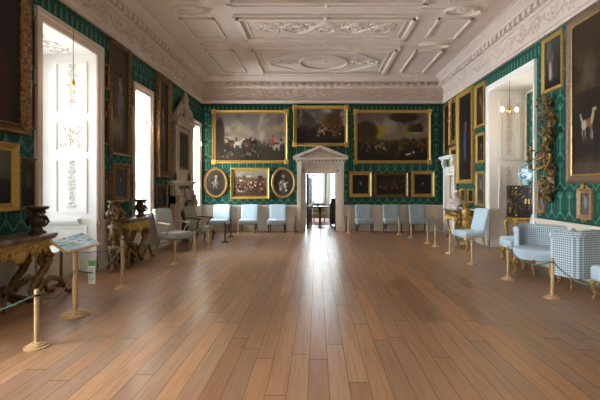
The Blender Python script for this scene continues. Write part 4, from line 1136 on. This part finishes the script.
# ------------------------------------------------------------------ chairs
def upr_chair(label, loc, rz, cover, legm, arms=False, w_=.56, H=.98, group=None, armm=None, flare=0):
    t = thing('armchair' if arms else 'side_chair', label, 'armchair' if arms else 'chair', loc, rz, group)
    d = .56
    MB().rbox(-w_/2, w_/2, -d/2-.02, d/2-.04, .30, .47, .04, 3).obj('seat', cover, t)
    def lean(x, y, z):
        k = (z-.42)/(H-.42); return (x*(1+flare*k), y + .16*k + .03*math.cos(x*5)*k, z + .015*math.cos(x/w_*PI))
    MB().rbox(-w_/2+.02, w_/2-.02, d/2-.10, d/2, .40, H-.02, .035, 3, fn=lean).obj('backrest', cover, t)
    for x in (-w_/2+.05, w_/2-.05):
        MB().tube([(x, -d/2+.04, .32), (x*1.06, -d/2+.0, .22), (x*1.0, -d/2+.04, .08), (x*1.05, -d/2+.01, .02), (x*1.05, -d/2, .0)], [.034, .034, .018, .018, .026], 8).obj('leg', legm, t)
        MB().tube([(x, d/2-.06, .32), (x, d/2-.03, .15), (x, d/2+.05, .0)], [.026, .022, .018], 8).obj('leg', legm, t)
    if arms:
        for s_ in (-1, 1):
            x = s_*(w_/2+.02)
            mb = MB().tube([(x-s_*.02, d/2-.01, .70), (x+s_*.02, .08, .71), (x+s_*.03, -.08, .69), (x+s_*.03, -.17, .685), (x+s_*.03, -.20, .665)], [.02, .02, .022, .026, .018], 8)
            mb.tube([(x+s_*.03, -.15, .68), (x+s_*.01, -.08, .57), (x-s_*.02, -.04, .44), (x-s_*.03, -.03, .40)], [.02, .018, .02, .02], 8)
            mb.obj('armrest', armm or legm, t)
    return t
g = 'pale-covered chairs along the back wall'
c0 = upr_chair('pale-blue covered chair nearest the corner window on back wall', (-3.43, 15.28, 0), 0, BLUE, CHAIRW, w_=.64, group=g)
dup(c0, (-2.42, 15.28, 0), 0, 'pale-blue covered chair midway along back wall left of doorway')
dup(c0, (-1.40, 15.28, 0), 0, 'pale-blue covered chair closest to left side of the doorway')
c1 = upr_chair('shaded pale-blue covered chair closest to right side of the doorway', (1.67, 15.28, 0), 0, BLUE_SHADED, CHAIRW, w_=.62, group=g)
dup(c1, (2.66, 15.28, 0), 0, 'shaded pale-blue covered chair midway along back wall right of doorway')
dup(c1, (3.60, 15.28, 0), 0, 'shaded pale-blue covered chair nearest the right back corner')
GC = mat('grey_cover', S('#a3a39c'), .85, 0, .25, 5, S('#8d8d86'))
upr_chair('grey-backed open armchair with pale wooden arms before the fireplace', (-3.62, 10.98, 0), PI/2-.35, GC, CHAIRL, True, .66, 1.06, 'open armchairs before the fireplace')
upr_chair('dark-framed open armchair with tapestry seat, farther along towards back wall', (-3.42, 12.75, 0), PI/2-.2, DUSK, CHAIRW, True, .66, 1.05, 'open armchairs before the fireplace')
# right side
upr_chair('pale-blue covered chair turned sideways beside the right console', (4.00, 11.35, 0), -PI/2+.25, BLUE, CHAIRL, False, .60, 1.05, 'pale-blue chairs on the right side', flare=.05)
upr_chair('pale-blue side chair with top just showing above checked armchair, farther one', (4.32, 9.24, 0), -PI/2, BLUE, GILT, False, .46, 1.03, 'pale-blue chairs on the right side')
upr_chair('pale-blue side chair with top just showing above checked armchair, nearer one', (4.38, 8.78, 0), -PI/2, BLUE, GILT, False, .42, 1.03, 'pale-blue chairs on the right side')
def cabriole(x, y, s, z=.28, m=GILTD, parent=None):
    sx = 1 if x > 0 else -1; sy = 1 if y > 0 else -1
    MB().tube([(x, y, z), (x+sx*.03*s, y+sy*.03*s, z-.06), (x+sx*.02*s, y+sy*.02*s, z-.14), (x-sx*.005, y-sy*.005, .06), (x+sx*.01, y+sy*.012, .025), (x+sx*.02, y+sy*.025, .0)], [.035, .04, .026, .016, .018, .026], 8).obj('leg', m, parent)
def tub(label, loc, rz, W=.80, H=.90, d=.66, zb=.28, reach=.16):
    """oval seat with a low rolled back that curves round its rear half"""
    t = thing('checked_armchair', label, 'armchair', loc, rz, 'pale-blue armchairs with checked covers')
    MB().lathe([(.88, .27), (.97, .29), (.98, .36)], 36, sx=W/2-.02, sy=d/2).obj('seat_frame', BLUE, t)
    MB().lathe([(.97, .36), (1.0, .39), (1.0, .43), (.95, .465), (.80, .485), (.3, .492)], 36, sx=W/2-.02, sy=d/2+.01).obj('seat', BLUE, t)
    y0 = d/2 - reach - .14; hw, hd = W/2, d/2 + .05; rc = .16
    pth = [(-hw, y0 + (hd-rc-y0)*i/5) for i in range(5)]
    pth += [(-hw+rc-rc*math.cos(a), hd-rc+rc*math.sin(a)) for a in [PI/2*i/7 for i in range(8)]]
    pth += [(-hw+rc + (2*hw-2*rc)*i/4, hd) for i in (1, 2)]
    pth += [(-x, y) for x, y in reversed(pth[:-1])]
    L = len(pth); mbx = MB()
    prof = [(0, zb), (0, .5), (.0, H-.10), (.03, H-.06), (.035, H-.02), (.0, H), (-.05, H-.005), (-.085, H-.04), (-.09, H-.10), (-.10, .46), (-.09, zb+.02)]
    for i, (x, y) in enumerate(pth):
        a = Vector(pth[min(i+1, L-1)]) - Vector(pth[max(i-1, 0)]); nr = Vector((-a.y, a.x)).normalized()
        dr = .05*(1-(y-y0)/(hd-y0))**2
        for o_, z in prof:
            q = Vector((x, y)) + nr*o_; mbx.v.append((q.x, q.y, z if z <= .5 else z - dr))
    k = len(prof)
    for i in range(L-1):
        for j in range(k-1): mbx.f.append((i*k+j, (i+1)*k+j, (i+1)*k+j+1, i*k+j+1))
    for j in range(1): mbx.f.append(tuple(range(k))); mbx.f.append(tuple((L-1)*k+j for j in range(k-1, -1, -1)))
    mbx.obj('backrest', CHECK, t, 50)
    for s_ in (-1, 1):
        x = s_*(hw-.045)
        mb = MB(); mb.rbox(x-.05, x+.05, y0-.035, y0+.012, zb, H-.13, .02, 2)
        mb.tube([(x+s_*.012, y0-.035, H-.10), (x+s_*.012, y0+.02, H-.10)], [.058, .058], 14); mb.obj('arm_front', BLUE, t)
    for x, y in ((-W*.36, -d*.30), (0, -d*.44), (W*.36, -d*.30), (-W*.38, d*.28), (W*.38, d*.28)):
        a = math.atan2(y, x); c, q = math.cos(a), math.sin(a)
        MB().tube([(x, y, .30), (x+c*.03, y+q*.03, .25), (x+c*.03, y+q*.03, .18), (x-c*.005, y-q*.005, .08), (x+c*.005, y+q*.005, .03), (x+c*.035, y+q*.035, .0)], [.034, .036, .026, .015, .017, .024], 8).obj('leg', GILT, t)
    return t
tub('checked armchair with pale-blue seat facing left, farther of the two', (4.12, 7.98, 0), -.80, 1.0, .88, .76)
tub('checked armchair seen from its side in front of its twin, nearer to right edge', (4.19, 7.02, 0), -2.75, .84, .93, .62, zb=.20, reach=.26)
def stool(label, loc, rz, W, d, seat=BLUE):
    t = thing('stool', label, 'stool', loc, rz, 'pale-blue covered stools')
    MB().rbox(-W/2, W/2, -d/2, d/2, .26, .48, .05, 3).obj('seat', seat, t)
    for x in (-W/2+.06, W/2-.06):
        for y in (-d/2+.06, d/2-.06): cabriole(x, y, 1, .28, GILT, t)
    return t
stool('pale-blue upholstered stool behind the posts at foot of the right bay', (4.40, 9.78, 0), 0, .42, .40)
stool('striped pale-blue stool on gilt legs, cut by the right edge', (4.24, 5.86, 0), 0, .62, .8)

# ------------------------------------------------------------------ right console, bust, gilt stand, cabinet
t = thing('pier_table', 'small gilt pier table carrying a marble bust on far right', 'table', (XR-.05, 13.05, 0), -PI/2)
W, d, H = 1.1, .62, .92
MB().rbox(-W/2, W/2, -d, -.02, H-.05, H, .012, 2).obj('marble_top', TOPM, t)
mb = MB().rbox(-W/2+.04, W/2-.04, -d+.04, -.03, H-.16, H-.05, .012, 1)
for k in range(9):
    u = -1+k/4; Mx = frame3((u*(W/2-.12), -d+.03, H-.17), (1, 0, 0), (0, 0, 1), (0, -1, 0)); leaf(mb, 0, 0, -PI/2, .14, .06, .05, Mx); scroll(mb, 0, -.02, .05, 1.3, 1, k, .014, Mx)
mb.obj('apron', GILT, t, 60)
for s_ in (-1, 1):
    for yy in (-d+.1, -.1):
        mb = MB(); x0 = s_*(W/2-.12)
        mb.tube([(x0, yy, H-.15), (x0+s_*.07, yy, H-.28), (x0-s_*.02, yy, H-.45), (x0-s_*.16, yy, .32), (x0-s_*.14, yy, .18), (x0+s_*.03, yy, .07), (x0+s_*.12, yy, .03)], [.04, .055, .04, .035, .035, .035, .025], 8)
        scroll(mb, 0, 0, .07, 1.4, s_, 0, .022, frame3((x0-s_*.02, yy, H-.3), (1, 0, 0), (0, 0, 1), (0, -1, 0)), 6)
        mb.obj('leg', GILT, t, 60)
mb = MB().tube([(-.3, -d/2, .25), (0, -d/2, .34), (.3, -d/2, .25)], [.03, .05, .03], 8); mb.ell((0, -d/2, .42), (.08, .08, .11)); mb.obj('stretcher', GILT, t, 60)
# bust
mb = MB().lathe([(.10, 0), (.10, .02), (.06, .05), (.05, .09), (.08, .12)], 20)
mb.ell((0, 0, .22), (.20, .11, .13), n=16); mb.ell((0, .0, .14), (.13, .09, .08), n=14)
mb.tube([(0, .01, .28), (0, 0, .40)], [.065, .055], 12)
mb.ell((0, -.01, .47), (.075, .095, .115), n=16); mb.ell((0, -.105, .455), (.014, .02, .028)); mb.ell((0, .02, .52), (.085, .09, .08), n=14); mb.ell((0, -.085, .405), (.025, .02, .018))
for s_ in (-1, 1): mb.ell((s_*.078, .0, .46), (.012, .02, .03)); mb.ell((s_*.06, .03, .42), (.035, .05, .06))
mb.tube([(-.18, -.08, .20), (0, -.12, .26), (.17, -.05, .28)], [.04, .045, .03], 8)
bu = mb.obj('bust', MARBLE, smooth=60); rm = bu.modifiers.new('r', 'REMESH'); rm.mode = 'VOXEL'; rm.voxel_size = .011; rm.use_smooth_shade = True
bu.location = (4.22, 13.1, .92); bu.rotation_euler = (0, 0, -.9); tag(bu, 'white marble bust standing on the gilt pier table', 'sculpture')
# tall gilt carved stand right of the table
t = thing('gilt_figure_stand', 'slender bright gilt carved stand between pier table and pale-blue chair', 'candle stand', (4.18, 12.18, 0))
mb = MB().lathe([(.16, 0), (.16, .03), (.10, .07), (.05, .14), (.07, .24), (.04, .34), (.06, .46), (.10, .56), (.07, .68), (.09, .82), (.11, .92), (.06, 1.02), (.05, 1.08)], 16)
r2 = random.Random(9)
for k in range(40):
    a = k*2.4; z = .2+k*.022; leaf(mb, 0, 0, PI/2+r2.uniform(-.6, .6), .12, .04, .05, frame3((.07*math.cos(a), .07*math.sin(a), z), (-math.sin(a), math.cos(a), 0), (0, 0, 1), (math.cos(a), math.sin(a), 0)))
mb.obj('stem', GILT2, t, 60)
MB().lathe([(.04, 1.06), (.09, 1.10), (.11, 1.13), (.11, 1.15), (.03, 1.155)], 16).obj('top', GILT2, t)
# lacquer cabinet on gilt stand, in the bay
t = thing('lacquer_cabinet', 'black lacquer cabinet with gold decoration on gilt legs in the right bay', 'cabinet', (5.17, 10.92, 0), -.0)
MB().rbox(-.29, .29, -.24, .24, .84, 1.64, .008, 1).obj('body', LACQ, t)
for x0, x1 in ((-.28, -.004), (.004, .28)):
    dd = MB().rbox(x0, x1, -.262, -.242, .86, 1.62, .005, 1).obj('door', LACQ, t)
    xk = -.04 if x0 < -.1 else .04
    MB().rbox(xk-.02, xk+.02, -.268, -.262, 1.18, 1.30, .004, 1).obj('lock_plate', BRASS, dd)
for z in (.90, 1.58):
    for x in (-.27, .27): MB().rbox(x-.018, x+.018, -.270, -.262, z-.02, z+.02, .003, 1).obj('hinge', BRASS, t)
mb = MB().rbox(-.31, .31, -.26, .26, .76, .84, .01, 1)
for k in range(5):
    Mx = frame3((-.22+k*.11, -.262, .75), (1, 0, 0), (0, 0, 1), (0, -1, 0)); leaf(mb, 0, 0, -PI/2, .12, .05, .03, Mx)
mb.obj('stand', GILT, t, 50)
for sx in (-1, 1):
    for sy in (-1, 1):
        MB().tube([(sx*.26, sy*.22, .78), (sx*.32, sy*.25, .68), (sx*.28, sy*.23, .45), (sx*.22, sy*.19, .2), (sx*.24, sy*.2, .06), (sx*.29, sy*.24, .02)], [.045, .055, .035, .025, .028, .035], 8).obj('leg', GILT, t)
o = MB().lathe([(.06, 0), (.07, .01), (.065, .04), (.12, .12), (.155, .24), (.15, .33), (.10, .41), (.06, .44), (.06, .47), (.08, .49), (.085, .50), (.05, .53), (.02, .56), (.02, .575)], 24).obj('jar', PORC)
o.location = (5.26, 10.92, 1.641); tag(o, 'blue and white porcelain jar on top of the black lacquer cabinet', 'vase')

# ------------------------------------------------------------------ hanging lamps in the window openings
def lamp(label, loc, ztop, lit=True, axis='y'):
    t = thing('hanging_lamp', label, 'lamp', loc, 0 if axis == 'x' else PI/2, 'small two-armed hanging lamps in the openings')
    L = ztop - loc[2]
    MB().tube([(0, 0, 0), (0, 0, L)], .005, 6).obj('cord', METAL, t)
    if axis == 'y': MB().tube([(0, 0, L-.01), (0, -XL+loc[0]+.0, L-.01)], .008, 6).obj('wall_bracket', BRASS, t)
    MB().tube([(-.20, 0, .01), (-.12, 0, -.01), (0, 0, 0), (.12, 0, -.01), (.20, 0, .01)], .008, 8).obj('arm', BRASS, t)
    MB().lathe([(.01, -.05), (.03, -.02), (.035, 0), (.02, .03), (.008, .08)], 14).obj('body', BRASS, t)
    for s_ in (-1, 1):
        MB().lathe([(.02, -.03), (.034, -.01), (.040, .02), (.034, .055), (.012, .075)], 14, c=(s_*.17, 0)).obj('bulb', BULB, t)
    l = bpy.data.lights.new('lamp_light', 'POINT'); l.energy = 7; l.color = (1, .72, .42); l.shadow_soft_size = .08
    lo = bpy.data.objects.new('lamp_light', l); COL.objects.link(lo); lo.parent = t; lo.location = (0, 0, -.12)
    return t
lamp('small lit hanging lamp in front of the bright left bay', (-4.05, 7.20, 3.32), 4.24)
lamp('small lit hanging lamp in front of the second left window', (-4.08, 10.35, 3.14), 3.95)
lamp('small lit hanging lamp before the corner window at far left', (-4.05, 14.9, 3.07), 3.84)
lamp('lit two-bulb hanging lamp in the cream right bay opening', (4.62, 10.4, 3.44), 4.16, axis='x')
